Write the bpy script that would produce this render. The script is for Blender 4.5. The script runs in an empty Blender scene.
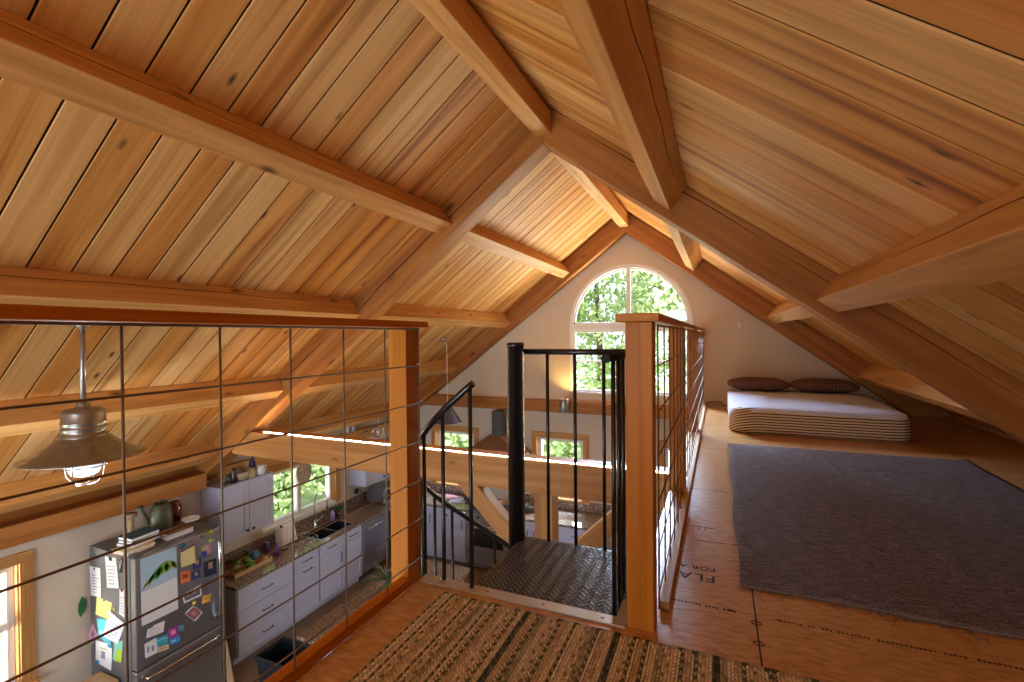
import bpy, math, random
from mathutils import Vector, Matrix
random.seed(7)
PI = math.pi
sc = bpy.context.scene
COL = sc.collection
# ---------------------------------------------------------------- camera
F_PX, YAW, PIT, ROLL = 478.5, .4080, -.0104, -.0087
fw = Vector((-math.sin(YAW)*math.cos(PIT), math.cos(YAW)*math.cos(PIT), math.sin(PIT)))
r0 = Vector((math.cos(YAW), math.sin(YAW), 0)); u0 = r0.cross(fw)
rt = r0*math.cos(ROLL)+u0*math.sin(ROLL); up = -r0*math.sin(ROLL)+u0*math.cos(ROLL)
cd = bpy.data.cameras.new('camera'); cam = bpy.data.objects.new('camera', cd); COL.objects.link(cam)
cd.sensor_fit = 'HORIZONTAL'; cd.sensor_width = 36; cd.lens = F_PX/1024*36; cd.clip_start = .02
M3 = Matrix((rt, up, -fw)).transposed()
cam.matrix_world = Matrix.Translation((0, 0, 1)) @ M3.to_4x4()
sc.camera = cam
# ---------------------------------------------------------------- light
sc.view_settings.view_transform = 'Standard'; sc.view_settings.look = 'None'
sc.view_settings.gamma = 1; sc.view_settings.exposure = .45; sc.view_settings.use_curve_mapping = False
cy = sc.cycles
cy.use_denoising = True
try: cy.denoiser = 'OPENIMAGEDENOISE'
except Exception: pass
cy.max_bounces = 9; cy.diffuse_bounces = 6; cy.glossy_bounces = 4; cy.transparent_max_bounces = 16
cy.sample_clamp_indirect = 6; cy.caustics_reflective = False; cy.caustics_refractive = False
w = bpy.data.worlds.new('sky'); sc.world = w; w.use_nodes = True
bg = w.node_tree.nodes['Background']; bg.inputs[0].default_value = (.76, .88, 1, 1); bg.inputs[1].default_value = 2.3
def lamp(name, kind, loc, target, energy, color, **kw):
    d = bpy.data.lights.new(name, kind); d.energy = energy; d.color = color
    for k, v in kw.items(): setattr(d, k, v)
    o = bpy.data.objects.new(name, d); COL.objects.link(o); o.location = loc
    if target is not None:
        o.rotation_euler = (Vector(target)-Vector(loc)).to_track_quat('-Z', 'Y').to_euler()
    return o
lamp('sun', 'SUN', (5, -8, 14), (0, 0, 0), 8, (1, .95, .86), angle=.01)
DAY = (.93, .97, 1.0); BOUNCE = (1, .97, .80)
# added area lamps out of view, in place of sky and sunlit ground
lamp('fill_lamp_living_window', 'AREA', (-6.1, -.75, -1.95), (.4, 1.6, 2.0), 430, BOUNCE, shape='RECTANGLE', size=1.4, size_y=.7)
lamp('fill_lamp_living_window', 'AREA', (-6.1, -2.75, -1.95), (.0, 1.6, 1.8), 360, BOUNCE, shape='RECTANGLE', size=1.4, size_y=.7)
lamp('fill_lamp_rear_window', 'AREA', (-1.26, -4.2, 1.05), (-1.26, 4, .3), 40, DAY, shape='RECTANGLE', size=1.7, size_y=1.7)
lamp('fill_lamp_rear_opening', 'AREA', (-2.6, -4.2, -1.55), (-3.8, 4, -1.7), 165, (.62, .76, 1), shape='RECTANGLE', size=3.0, size_y=1.9)
lamp('fill_lamp_gable_ground', 'AREA', (-1.25, 8.7, -.75), (-1.3, 5.4, 2.3), 380, BOUNCE, shape='RECTANGLE', size=2.4, size_y=1.2)
lamp('fill_lamp_gable_sky', 'AREA', (-2.3, 10.8, 3.65), (.5, 4.2, 0), 2300, (.58, .76, 1), shape='RECTANGLE', size=3.4, size_y=1.5)
lamp('fill_lamp_sink_ground', 'AREA', (-6.35, 5.1, -2.35), (-3.6, 5.0, .6), 45, DAY, shape='RECTANGLE', size=1.8, size_y=.8)

# ---------------------------------------------------------------- materials
def newmat(name):
    m = bpy.data.materials.new(name); m.use_nodes = True
    nt = m.node_tree; b = nt.nodes['Principled BSDF']
    return m, nt, b
def plain(name, col, rough=.5, metal=0, spec=.5, emit=None, es=0, noise=0, nscale=20, bump=0):
    m, nt, b = newmat(name)
    b.inputs['Base Color'].default_value = (*col, 1); b.inputs['Roughness'].default_value = rough
    b.inputs['Metallic'].default_value = metal; b.inputs['Specular IOR Level'].default_value = spec
    if emit: b.inputs['Emission Color'].default_value = (*emit, 1); b.inputs['Emission Strength'].default_value = es
    if noise or bump:
        tc = nt.nodes.new('ShaderNodeTexCoord'); n = nt.nodes.new('ShaderNodeTexNoise')
        n.inputs['Scale'].default_value = nscale; n.inputs['Detail'].default_value = 4
        nt.links.new(tc.outputs['Object'], n.inputs['Vector'])
        if noise:
            r = nt.nodes.new('ShaderNodeValToRGB')
            r.color_ramp.elements[0].color = (*[c*(1-noise) for c in col], 1); r.color_ramp.elements[1].color = (*[min(1, c*(1+noise)) for c in col], 1)
            r.color_ramp.elements[0].position = .3; r.color_ramp.elements[1].position = .7
            nt.links.new(n.outputs['Fac'], r.inputs['Fac']); nt.links.new(r.outputs['Color'], b.inputs['Base Color'])
        if bump:
            bp = nt.nodes.new('ShaderNodeBump'); bp.inputs['Strength'].default_value = bump; bp.inputs['Distance'].default_value = .01
            nt.links.new(n.outputs['Fac'], bp.inputs['Height']); nt.links.new(bp.outputs['Normal'], b.inputs['Normal'])
    return m
def wood(name, stops, rough=.45, across=9, along=.7, knots=.7, knot_col=(.10, .035, .012), var=.25, red=.0, fine=.25, ksize=.11, detail=3):
    """Sawn timber. 'grain' (x along the fibres, metres) and 'rnd' (one value per piece) come from the mesh."""
    m, nt, b = newmat(name); N = nt.nodes; L = nt.links
    a = N.new('ShaderNodeAttribute'); a.attribute_name = 'grain'
    ar = N.new('ShaderNodeAttribute'); ar.attribute_name = 'rnd'
    mp = N.new('ShaderNodeMapping'); mp.inputs['Scale'].default_value = (along, across, across)
    L.new(a.outputs['Vector'], mp.inputs['Vector'])
    n1 = N.new('ShaderNodeTexNoise'); n1.inputs['Scale'].default_value = 1; n1.inputs['Detail'].default_value = detail; n1.inputs['Distortion'].default_value = .8
    L.new(mp.outputs['Vector'], n1.inputs['Vector'])
    rp = N.new('ShaderNodeValToRGB'); cr = rp.color_ramp
    while len(cr.elements) < len(stops): cr.elements.new(.5)
    for e, (p, c) in zip(cr.elements, stops): e.position = p; e.color = (*c, 1)
    L.new(n1.outputs['Fac'], rp.inputs['Fac'])
    mp2 = N.new('ShaderNodeMapping'); mp2.inputs['Scale'].default_value = (1.6, 70, 70)
    L.new(a.outputs['Vector'], mp2.inputs['Vector'])
    n2 = N.new('ShaderNodeTexNoise'); n2.inputs['Scale'].default_value = 1; n2.inputs['Detail'].default_value = 2
    L.new(mp2.outputs['Vector'], n2.inputs['Vector'])
    mr = N.new('ShaderNodeMapRange'); mr.inputs[1].default_value = .3; mr.inputs[2].default_value = .7; mr.inputs[3].default_value = 1-fine; mr.inputs[4].default_value = 1+fine*.4
    L.new(n2.outputs['Fac'], mr.inputs[0])
    mv = N.new('ShaderNodeMapRange'); mv.inputs[3].default_value = 1+var; mv.inputs[4].default_value = 1-var*.5
    L.new(ar.outputs['Fac'], mv.inputs[0])
    gm = N.new('ShaderNodeGamma'); L.new(rp.outputs['Color'], gm.inputs['Color']); L.new(mv.outputs[0], gm.inputs['Gamma'])
    vm = N.new('ShaderNodeVectorMath'); vm.operation = 'SCALE'; L.new(gm.outputs['Color'], vm.inputs[0]); L.new(mr.outputs[0], vm.inputs['Scale'])
    col = vm.outputs[0]
    if knots:
        mk = N.new('ShaderNodeMapping'); mk.inputs['Scale'].default_value = (2.4, 6.5, 6.5); L.new(a.outputs['Vector'], mk.inputs['Vector'])
        vo = N.new('ShaderNodeTexVoronoi'); vo.inputs['Scale'].default_value = 1; L.new(mk.outputs['Vector'], vo.inputs['Vector'])
        k1 = N.new('ShaderNodeMapRange'); k1.inputs[1].default_value = ksize*1.7; k1.inputs[2].default_value = ksize*.4; L.new(vo.outputs['Distance'], k1.inputs[0])
        sx = N.new('ShaderNodeSeparateColor'); L.new(vo.outputs['Color'], sx.inputs[0])
        g = N.new('ShaderNodeMath'); g.operation = 'GREATER_THAN'; g.inputs[1].default_value = knots; L.new(sx.outputs[0], g.inputs[0])
        km = N.new('ShaderNodeMath'); km.operation = 'MULTIPLY'; L.new(k1.outputs[0], km.inputs[0]); L.new(g.outputs[0], km.inputs[1])
        mx = N.new('ShaderNodeMix'); mx.data_type = 'RGBA'; L.new(km.outputs[0], mx.inputs['Factor'])
        L.new(col, mx.inputs['A']); mx.inputs['B'].default_value = (*knot_col, 1); col = mx.outputs['Result']
    L.new(col, b.inputs['Base Color'])
    b.inputs['Roughness'].default_value = rough; b.inputs['Specular IOR Level'].default_value = .2
    bp = N.new('ShaderNodeBump'); bp.inputs['Strength'].default_value = .05; bp.inputs['Distance'].default_value = .004
    L.new(n2.outputs['Fac'], bp.inputs['Height']); L.new(bp.outputs['Normal'], b.inputs['Normal'])
    return m
def glassmat(name, tint=(1, 1, 1), refl=.06):
    m = bpy.data.materials.new(name); m.use_nodes = True; nt = m.node_tree; nt.nodes.clear()
    o = nt.nodes.new('ShaderNodeOutputMaterial'); t = nt.nodes.new('ShaderNodeBsdfTransparent'); g = nt.nodes.new('ShaderNodeBsdfGlossy')
    t.inputs[0].default_value = (*tint, 1); g.inputs['Roughness'].default_value = .02
    mx = nt.nodes.new('ShaderNodeMixShader'); mx.inputs[0].default_value = refl
    nt.links.new(t.outputs[0], mx.inputs[1]); nt.links.new(g.outputs[0], mx.inputs[2]); nt.links.new(mx.outputs[0], o.inputs[0])
    return m
def leafmat(name, c1, c2):
    m = bpy.data.materials.new(name); m.use_nodes = True; nt = m.node_tree; nt.nodes.clear()
    o = nt.nodes.new('ShaderNodeOutputMaterial'); d = nt.nodes.new('ShaderNodeBsdfDiffuse'); t = nt.nodes.new('ShaderNodeBsdfTranslucent')
    a = nt.nodes.new('ShaderNodeAttribute'); a.attribute_name = 'rnd'
    mx = nt.nodes.new('ShaderNodeMix'); mx.data_type = 'RGBA'; mx.inputs['A'].default_value = (*c1, 1); mx.inputs['B'].default_value = (*c2, 1)
    nt.links.new(a.outputs['Fac'], mx.inputs['Factor'])
    for n in (d, t): nt.links.new(mx.outputs['Result'], n.inputs[0])
    s = nt.nodes.new('ShaderNodeMixShader'); s.inputs[0].default_value = .45
    nt.links.new(d.outputs[0], s.inputs[1]); nt.links.new(t.outputs[0], s.inputs[2]); nt.links.new(s.outputs[0], o.inputs[0])
    return m
def vcol(name, rough=.9):
    m, nt, b = newmat(name); a = nt.nodes.new('ShaderNodeAttribute'); a.attribute_name = 'col'
    nt.links.new(a.outputs['Color'], b.inputs['Base Color']); b.inputs['Roughness'].default_value = rough; b.inputs['Specular IOR Level'].default_value = .15
    return m
MAT = dict(
 boards=wood('cedar_boards', [(.28, (.40, .165, .045)), (.43, (.65, .325, .095)), (.66, (.78, .435, .155))], rough=.5, across=9, along=.5, knots=.50, var=.38, fine=.14, detail=1.6, ksize=.075, knot_col=(.075, .025, .010)),
 timber=wood('fir_timber', [(.3, (.51, .235, .070)), (.52, (.65, .33, .105)), (.75, (.72, .395, .145))], rough=.5, across=12, along=.9, knots=.66, var=.10, knot_col=(.16, .06, .02), fine=.10, detail=2),
 fir=wood('fir_beam', [(.3, (.38, .16, .046)), (.55, (.49, .23, .072)), (.75, (.56, .29, .105))], rough=.5, across=9, along=.5, knots=.55, var=.10, knot_col=(.11, .035, .012), fine=.10, detail=2, ksize=.10),
 rafter=wood('larch_timber', [(.3, (.33, .118, .028)), (.55, (.45, .185, .048)), (.75, (.54, .25, .078))], rough=.5, across=8, along=.5, knots=.66, var=.10, knot_col=(.09, .03, .012), fine=.12, detail=2, ksize=.13),
 cedar=wood('clear_cedar', [(.3, (.50, .165, .014)), (.6, (.60, .22, .024)), (.8, (.66, .265, .038))], rough=.4, across=14, along=.35, knots=0, var=.08, fine=.15),
 casing=wood('pine_casing', [(.3, (.52, .25, .075)), (.6, (.66, .35, .12)), (.8, (.72, .42, .17))], rough=.45, across=10, along=.5, knots=.8, var=.08),
 ply=wood('pale_ply', [(.3, (.55, .36, .19)), (.7, (.68, .48, .28))], rough=.5, across=8, along=.6, knots=0, var=.1),
 black=plain('black_enamel', (.010, .010, .011), .27, 0, .7),
 plate=plain('tread_plate', (.009, .009, .011), .36, 0, .4), lug=plain('worn_steel', (.20, .20, .21), .30, .6),
 wire=plain('rusty_wire', (.22, .165, .12), .5, .5),
 wall=plain('cream_plaster', (.66, .56, .44), .85, noise=.03, nscale=3),
 vinyl=plain('white_vinyl', (.80, .80, .80), .4),
 cab=plain('painted_cabinet', (.52, .545, .72), .45),
 steel=plain('stainless_steel', (.42, .42, .45), .34, .85, noise=.06, nscale=4),
 steel_dark=plain('grey_enamel', (.17, .165, .17), .45, .35),
 chrome=plain('chrome', (.70, .71, .73), .16, 1),
 pewter=plain('galvanised_metal', (.36, .34, .31), .36, .9, noise=.15, nscale=14),
 pull=plain('dark_bronze', (.05, .045, .045), .4, .6),
 white=plain('white_paint', (.85, .85, .85), .6),
 paper=plain('white_paper', (.80, .80, .82), .8),
 granite=None, concrete=None,
 glass=glassmat('window_glass'), jar=glassmat('jar_glass', (.80, .86, .84), .15), amber=glassmat('amber_glass', (.75, .32, .08), .12),
 bulb=plain('frosted_bulb', (.42, .42, .45), .3, emit=(.92, .95, 1), es=.7),
 led=plain('led_diode', (1, .9, .75), .3, emit=(1, .76, .46), es=170),
 sconce_glow=plain('sconce_bulb', (1, .8, .5), .3, emit=(1, .62, .22), es=22),
 screen=plain('led_tape', (.75, .68, .55), .5),
)
# granite, floor board, weave
def speckle(name, stops, scale, rough, detail=6):
    m, nt, b = newmat(name); tc = nt.nodes.new('ShaderNodeTexCoord'); n = nt.nodes.new('ShaderNodeTexNoise')
    n.inputs['Scale'].default_value = scale; n.inputs['Detail'].default_value = detail; n.inputs['Roughness'].default_value = .75
    nt.links.new(tc.outputs['Object'], n.inputs['Vector']); r = nt.nodes.new('ShaderNodeValToRGB'); cr = r.color_ramp
    while len(cr.elements) < len(stops): cr.elements.new(.5)
    for e, (p, c) in zip(cr.elements, stops): e.position = p; e.color = (*c, 1)
    nt.links.new(n.outputs['Fac'], r.inputs['Fac']); nt.links.new(r.outputs['Color'], b.inputs['Base Color']); b.inputs['Roughness'].default_value = rough
    return m
MAT['granite'] = speckle('brown_granite', [(.36, (.035, .025, .02)), (.47, (.20, .135, .10)), (.56, (.33, .25, .20)), (.66, (.50, .43, .38))], 38, .07)
MAT['granite'].node_tree.nodes['Principled BSDF'].inputs['Specular IOR Level'].default_value = .9
MAT['tile'] = speckle('kitchen_floor', [(.35, (.16, .095, .055)), (.65, (.24, .15, .09))], 5, .5)
MAT['grass'] = speckle('meadow', [(.35, (.22, .32, .09)), (.5, (.40, .46, .20)), (.62, (.58, .57, .36))], 2.2, .95)
def osb():
    m, nt, b = newmat('subfloor_strand_board'); N = nt.nodes; L = nt.links
    tc = N.new('ShaderNodeTexCoord'); outs = []
    for rot, s in ((.15, (14, 60, 1)), (-.6, (20, 55, 1)), (.9, (22, 60, 1))):
        mp = N.new('ShaderNodeMapping'); mp.inputs['Rotation'].default_value = (0, 0, rot); mp.inputs['Scale'].default_value = s
        L.new(tc.outputs['Object'], mp.inputs['Vector']); n = N.new('ShaderNodeTexNoise'); n.inputs['Scale'].default_value = 1; n.inputs['Detail'].default_value = 2
        L.new(mp.outputs['Vector'], n.inputs['Vector']); outs.append(n.outputs['Fac'])
    a1 = N.new('ShaderNodeMath'); a1.operation = 'ADD'; L.new(outs[0], a1.inputs[0]); L.new(outs[1], a1.inputs[1])
    a2 = N.new('ShaderNodeMath'); a2.operation = 'ADD'; L.new(a1.outputs[0], a2.inputs[0]); L.new(outs[2], a2.inputs[1])
    d = N.new('ShaderNodeMath'); d.operation = 'DIVIDE'; d.inputs[1].default_value = 3; L.new(a2.outputs[0], d.inputs[0])
    r = N.new('ShaderNodeValToRGB'); cr = r.color_ramp; cr.elements.new(.5)
    for e, (p, c) in zip(cr.elements, [(.34, (.34, .155, .048)), (.5, (.55, .29, .10)), (.66, (.66, .39, .165))]): e.position = p; e.color = (*c, 1)
    L.new(d.outputs[0], r.inputs['Fac']); L.new(r.outputs['Color'], b.inputs['Base Color'])
    b.inputs['Roughness'].default_value = .30; b.inputs['Specular IOR Level'].default_value = .6
    return m
MAT['osb'] = osb()
def weave():
    m, nt, b = newmat('dark_rag_weave'); N = nt.nodes; L = nt.links
    tc = N.new('ShaderNodeTexCoord'); mp = N.new('ShaderNodeMapping'); mp.inputs['Scale'].default_value = (14, 130, 1); L.new(tc.outputs['Object'], mp.inputs['Vector'])
    n = N.new('ShaderNodeTexNoise'); n.inputs['Scale'].default_value = 1; n.inputs['Detail'].default_value = 3; L.new(mp.outputs['Vector'], n.inputs['Vector'])
    n2 = N.new('ShaderNodeTexNoise'); n2.inputs['Scale'].default_value = 160; n2.inputs['Detail'].default_value = 2; L.new(tc.outputs['Object'], n2.inputs['Vector'])
    ad = N.new('ShaderNodeMath'); ad.operation = 'ADD'; L.new(n.outputs['Fac'], ad.inputs[0]); L.new(n2.outputs['Fac'], ad.inputs[1])
    hv = N.new('ShaderNodeMath'); hv.operation = 'MULTIPLY'; hv.inputs[1].default_value = .5; L.new(ad.outputs[0], hv.inputs[0])
    r = N.new('ShaderNodeValToRGB'); cr = r.color_ramp; cr.elements.new(.5)
    for e, (p, c) in zip(cr.elements, [(.36, (.065, .053, .055)), (.52, (.165, .138, .142)), (.68, (.36, .31, .32))]): e.position = p; e.color = (*c, 1)
    L.new(hv.outputs[0], r.inputs['Fac']); L.new(r.outputs['Color'], b.inputs['Base Color']); b.inputs['Roughness'].default_value = .95; b.inputs['Specular IOR Level'].default_value = .1
    wv = N.new('ShaderNodeTexWave'); wv.inputs['Scale'].default_value = 26; wv.bands_direction = 'Y'; wv.inputs['Distortion'].default_value = 2; L.new(tc.outputs['Object'], wv.inputs['Vector'])
    bp = N.new('ShaderNodeBump'); bp.inputs['Strength'].default_value = .6; bp.inputs['Distance'].default_value = .006
    L.new(hv.outputs[0], bp.inputs['Height']); L.new(bp.outputs['Normal'], b.inputs['Normal'])
    return m
MAT['weave'] = weave()
MAT['braid'] = vcol('braided_yarn'); MAT['print'] = vcol('printed_card', .5)
def stripes(name, ca, cb, axis, freq, duty=.45):
    """Woven stripes running along one direction of the piece's own 'grain' coordinates."""
    m, nt, b = newmat(name); N = nt.nodes; L = nt.links
    a = N.new('ShaderNodeAttribute'); a.attribute_name = 'grain'; s = N.new('ShaderNodeSeparateXYZ'); L.new(a.outputs['Vector'], s.inputs[0])
    mu = N.new('ShaderNodeMath'); mu.operation = 'MULTIPLY'; mu.inputs[1].default_value = freq; L.new(s.outputs[axis], mu.inputs[0])
    fr = N.new('ShaderNodeMath'); fr.operation = 'FRACT'; L.new(mu.outputs[0], fr.inputs[0])
    gt = N.new('ShaderNodeMath'); gt.operation = 'GREATER_THAN'; gt.inputs[1].default_value = 1-duty; L.new(fr.outputs[0], gt.inputs[0])
    mx = N.new('ShaderNodeMix'); mx.data_type = 'RGBA'; mx.inputs['A'].default_value = (*ca, 1); mx.inputs['B'].default_value = (*cb, 1)
    L.new(gt.outputs[0], mx.inputs['Factor']); L.new(mx.outputs['Result'], b.inputs['Base Color']); b.inputs['Roughness'].default_value = .9; b.inputs['Specular IOR Level'].default_value = .1
    return m
MAT['ticking'] = stripes('striped_ticking', (.72, .58, .41), (.10, .06, .045), 2, 38, .42)
MAT['sheet'] = plain('pale_blue_sheet', (.62, .67, .84), .85, bump=.15, nscale=9)
MAT['pillow'] = stripes('rust_striped_cotton', (.19, .105, .09), (.13, .07, .062), 0, 28, .4)

# ---------------------------------------------------------------- mesh builder
class MB:
    def __init__(s): s.v = []; s.f = []; s.g = []; s.r = []; s.sm = []; s.mi = []; s.col = []
    def add(s, vs, fs, gr=None, rnd=None, smooth=False, mi=0, col=None):
        o = len(s.v); rnd = random.random() if rnd is None else rnd
        s.v += [tuple(v) for v in vs]; s.g += [tuple(g) for g in (gr or vs)]; s.r += [rnd]*len(vs)
        for f in fs: s.f.append([i+o for i in f]); s.sm.append(smooth); s.mi.append(mi); s.col.append(col or (1, 1, 1))
        return s
    def box(s, c, size, rot=None, mi=0, rnd=None, long=None, col=None):
        hx, hy, hz = [a/2 for a in size]; rot = rot or Matrix.Identity(3)
        k = long if long is not None else max(range(3), key=lambda i: size[i])
        od = [k]+[i for i in range(3) if i != k]; off = Vector((random.uniform(0, 90), random.uniform(0, 90), random.uniform(0, 90)))
        vs, gr = [], []
        for x in (-hx, hx):
            for y in (-hy, hy):
                for z in (-hz, hz):
                    p = Vector((x, y, z)); vs.append(rot @ p + Vector(c)); gr.append(Vector((p[od[0]], p[od[1]], p[od[2]]))+off)
        return s.add(vs, [(0, 1, 3, 2), (4, 6, 7, 5), (0, 4, 5, 1), (2, 3, 7, 6), (0, 2, 6, 4), (1, 5, 7, 3)], gr, rnd, False, mi, col)
    def bb(s, x0, x1, y0, y1, z0, z1, **k):
        return s.box(((x0+x1)/2, (y0+y1)/2, (z0+z1)/2), (abs(x1-x0), abs(y1-y0), abs(z1-z0)), **k)
    def prism(s, poly, ax, a, b, gdir=None, mi=0, rnd=None, col=None):
        """polygon in the plane across axis ax, extruded from a to b"""
        n = len(poly)
        def P(p, t):
            return {0: (t, p[0], p[1]), 1: (p[0], t, p[1]), 2: (p[0], p[1], t)}[ax]
        vs = [P(p, a) for p in poly]+[P(p, b) for p in poly]
        gr = None
        if gdir is not None:
            d = Vector(gdir).normalized(); e = Vector((0, 1, 0)) if abs(d.y) < .9 else Vector((1, 0, 0)); e = (e-d*e.dot(d)).normalized(); h = d.cross(e)
            off = Vector((random.uniform(0, 90), random.uniform(0, 90), random.uniform(0, 90)))
            gr = [Vector((Vector(v).dot(d), Vector(v).dot(e), Vector(v).dot(h)))+off for v in vs]
        fs = [tuple(range(n)), tuple(range(2*n-1, n-1, -1))]+[(i, i+n, (i+1) % n+n, (i+1) % n) for i in range(n)]
        return s.add(vs, fs, gr, rnd, False, mi, col)
    def tube(s, pts, r, n=8, caps=True, closed=False, mi=0, rnd=None):
        pts = [Vector(p) for p in pts]; m = len(pts); rad = r if isinstance(r, (list, tuple)) else [r]*m
        vs = []; ref = None
        for i, p in enumerate(pts):
            if closed: t = pts[(i+1) % m]-pts[i-1]
            else: t = pts[min(i+1, m-1)]-pts[max(i-1, 0)]
            t.normalize()
            if ref is None: ref = Vector((0, 0, 1)) if abs(t.z) < .9 else Vector((1, 0, 0))
            a = (ref-t*ref.dot(t)).normalized(); ref = a; b = t.cross(a)
            vs += [p+(a*math.cos(2*PI*k/n)+b*math.sin(2*PI*k/n))*rad[i] for k in range(n)]
        fs = []
        for i in range(m if closed else m-1):
            j = (i+1) % m
            fs += [(i*n+k, i*n+(k+1) % n, j*n+(k+1) % n, j*n+k) for k in range(n)]
        s.add(vs, fs, None, rnd, True, mi)
        if caps and not closed:
            o = len(s.v)-len(vs)
            for idx in (list(range(n))[::-1], list(range((m-1)*n, m*n))): s.f.append([o+i for i in idx]); s.sm.append(False); s.mi.append(mi); s.col.append((1, 1, 1))
        return s
    def lathe(s, prof, c, n=24, mi=0, smooth=True, sx=1, sy=1):
        vs = []
        for r, z in prof: vs += [(c[0]+r*sx*math.cos(2*PI*k/n), c[1]+r*sy*math.sin(2*PI*k/n), c[2]+z) for k in range(n)]
        fs = [(i*n+k, i*n+(k+1) % n, (i+1)*n+(k+1) % n, (i+1)*n+k) for i in range(len(prof)-1) for k in range(n)]
        return s.add(vs, fs, None, None, smooth, mi)
    def build(s, name, mat, parent=None, bevel=0, seg=2):
        me = bpy.data.meshes.new(name); me.from_pydata(s.v, [], s.f)
        for m in (mat if isinstance(mat, (list, tuple)) else [mat]): me.materials.append(MAT[m] if isinstance(m, str) else m)
        me.polygons.foreach_set('use_smooth', s.sm); me.polygons.foreach_set('material_index', s.mi)
        a = me.attributes.new('grain', 'FLOAT_VECTOR', 'POINT'); a.data.foreach_set('vector', [x for g in s.g for x in g])
        a = me.attributes.new('rnd', 'FLOAT', 'POINT'); a.data.foreach_set('value', s.r)
        if any(c != (1, 1, 1) for c in s.col):
            a = me.attributes.new('col', 'FLOAT_COLOR', 'FACE') if False else me.attributes.new('col', 'FLOAT_COLOR', 'CORNER')
            d = []
            for f, c in zip(s.f, s.col): d += [c[0], c[1], c[2], 1.0]*len(f)
            a.data.foreach_set('color', d)
        me.update()
        o = bpy.data.objects.new(name, me); COL.objects.link(o)
        if parent is not None:
            o.parent = parent; o.matrix_parent_inverse = Matrix.Translation(-parent.location)
        if bevel:
            b = o.modifiers.new('edge', 'BEVEL'); b.width = bevel; b.segments = seg; b.limit_method = 'ANGLE'; b.harden_normals = False
        return o
def tag(o, label, cat, group=None):
    o['label'] = label; o['category'] = cat
    if group: o['group'] = group
    return o
def thing(name, loc, label, cat, group=None):
    o = bpy.data.objects.new(name, None); COL.objects.link(o); o.location = loc; o.empty_display_size = .1
    return tag(o, label, cat, group)
def struct(o): o['kind'] = 'structure'; return o
def rot_z(a): return Matrix.Rotation(a, 3, 'Z')
def rot_y(a): return Matrix.Rotation(a, 3, 'Y')
def superbox(c, size, e=.35, nu=40, nv=20, pinch=0):
    """rounded cushion-like solid"""
    def sp(v, p): return math.copysign(abs(v)**p, v)
    vs, fs = [], []
    for j in range(nv+1):
        ph = -PI/2+PI*j/nv
        for i in range(nu):
            th = 2*PI*i/nu
            x = sp(math.cos(ph), e)*sp(math.cos(th), e); y = sp(math.cos(ph), e)*sp(math.sin(th), e); z = sp(math.sin(ph), e)
            vs.append(Vector((c[0]+x*size[0]/2, c[1]+y*size[1]/2, c[2]+z*size[2]/2)))
    for j in range(nv):
        for i in range(nu): fs.append((j*nu+i, j*nu+(i+1) % nu, (j+1)*nu+(i+1) % nu, (j+1)*nu+i))
    return vs, fs

# ---------------------------------------------------------------- dimensions of the building (metres, loft floor z = 0)
XR, ZB, ZT = -1.26, 2.83, 2.513      # ridge x, underside of boards and of rafters on the ridge line
SL = .75; CA, SA = .8, .6            # 9:12 pitch
XL, XW, GY, RY, GZ = -5.50, 2.98, 7.32, -4.0, -2.66
TR = [(.04, .24), (3.57, 3.77), (7.10, 7.30)]
def zb(x): return ZB-SL*abs(x-XR)
def zk(x): return zb(x)-.003
def zt(x): return ZT-SL*abs(x-XR)

# ================================================================ STRUCTURE
m = MB(); m.bb(-1.135, 2.50, RY, 1.64, -.26, 0); m.bb(-.295, 2.50, 1.64, GY, -.26, 0)
loft = struct(m.build('floor_loft', 'osb'))
# seams and printing on the strand board
m = MB(); m.bb(.113, .118, -.6, 4.4, -.003, .0006); m.bb(-.285, 2.4, 3.30, 3.304, -.003, .0006); m.bb(-.285, 2.4, 4.52, 4.524, -.003, .0006); m.bb(-.285, 2.0, 5.74, 5.744, -.003, .0006)
m.build('panel_seam', plain('dark_seam', (.02, .012, .008), .9), loft)
ink = plain('stamp_ink', (.05, .025, .012), .7)
def floor_text(txt, x, y, size, rotz):
    c = bpy.data.curves.new('printed_text', 'FONT'); c.body = txt; c.size = size; c.align_x = 'LEFT'; c.space_character = 1.15; c.offset = .0012
    t = bpy.data.objects.new('printed_text', c); COL.objects.link(t)
    dg = bpy.context.evaluated_depsgraph_get(); me = bpy.data.meshes.new_from_object(t.evaluated_get(dg)); bpy.data.objects.remove(t); bpy.data.curves.remove(c)
    me.materials.clear(); me.materials.append(ink)
    o = bpy.data.objects.new('printed_text', me); COL.objects.link(o); o.parent = loft; o.location = (x, y, .0012); o.rotation_euler = (0, 0, rotz)
floor_text('FLA', -.014, 2.128, .082, PI); floor_text('FOR A', -.016, 2.200, .046, PI)
m = MB()
for x0, x1 in ((-.18, -.06), (-.05, .0), (.01, .055), (.19, .26), (.275, .30), (.315, .345), (.36, .45), (.47, .62), (.64, .70), (.72, .86)):
    k = x0
    while k < x1-.004: m.bb(k, min(k+.008, x1), 1.884+random.uniform(-.002, .002), 1.893+random.uniform(-.002, .002), 0, .0009); k += .012
for sx in (-1, 1):
    m.add([(.112+sx*.06, 1.889, .0009), (.112+sx*.085, 1.882, .0009), (.112+sx*.085, 1.896, .0009)], [(0, 1, 2) if sx > 0 else (0, 2, 1)])
for x0 in (.05, .12, .2): m.bb(x0-.15, x0-.09, 2.48, 2.486, 0, .0009)
for k in range(3): m.bb(-.13+.03*k, -.125+.03*k, 2.62, 2.66, 0, .0009)
m.bb(-.14, -.02, 2.655, 2.66, 0, .0009)
for x0, x1, y in ((-.1, .06, 6.35), (-.02, .35, 5.06)):
    k = x0
    while k < x1: m.bb(k, k+.011, y, y+.012, 0, .0009); k += .017
m.build('printed_line', ink, loft)
m = MB()
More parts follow.
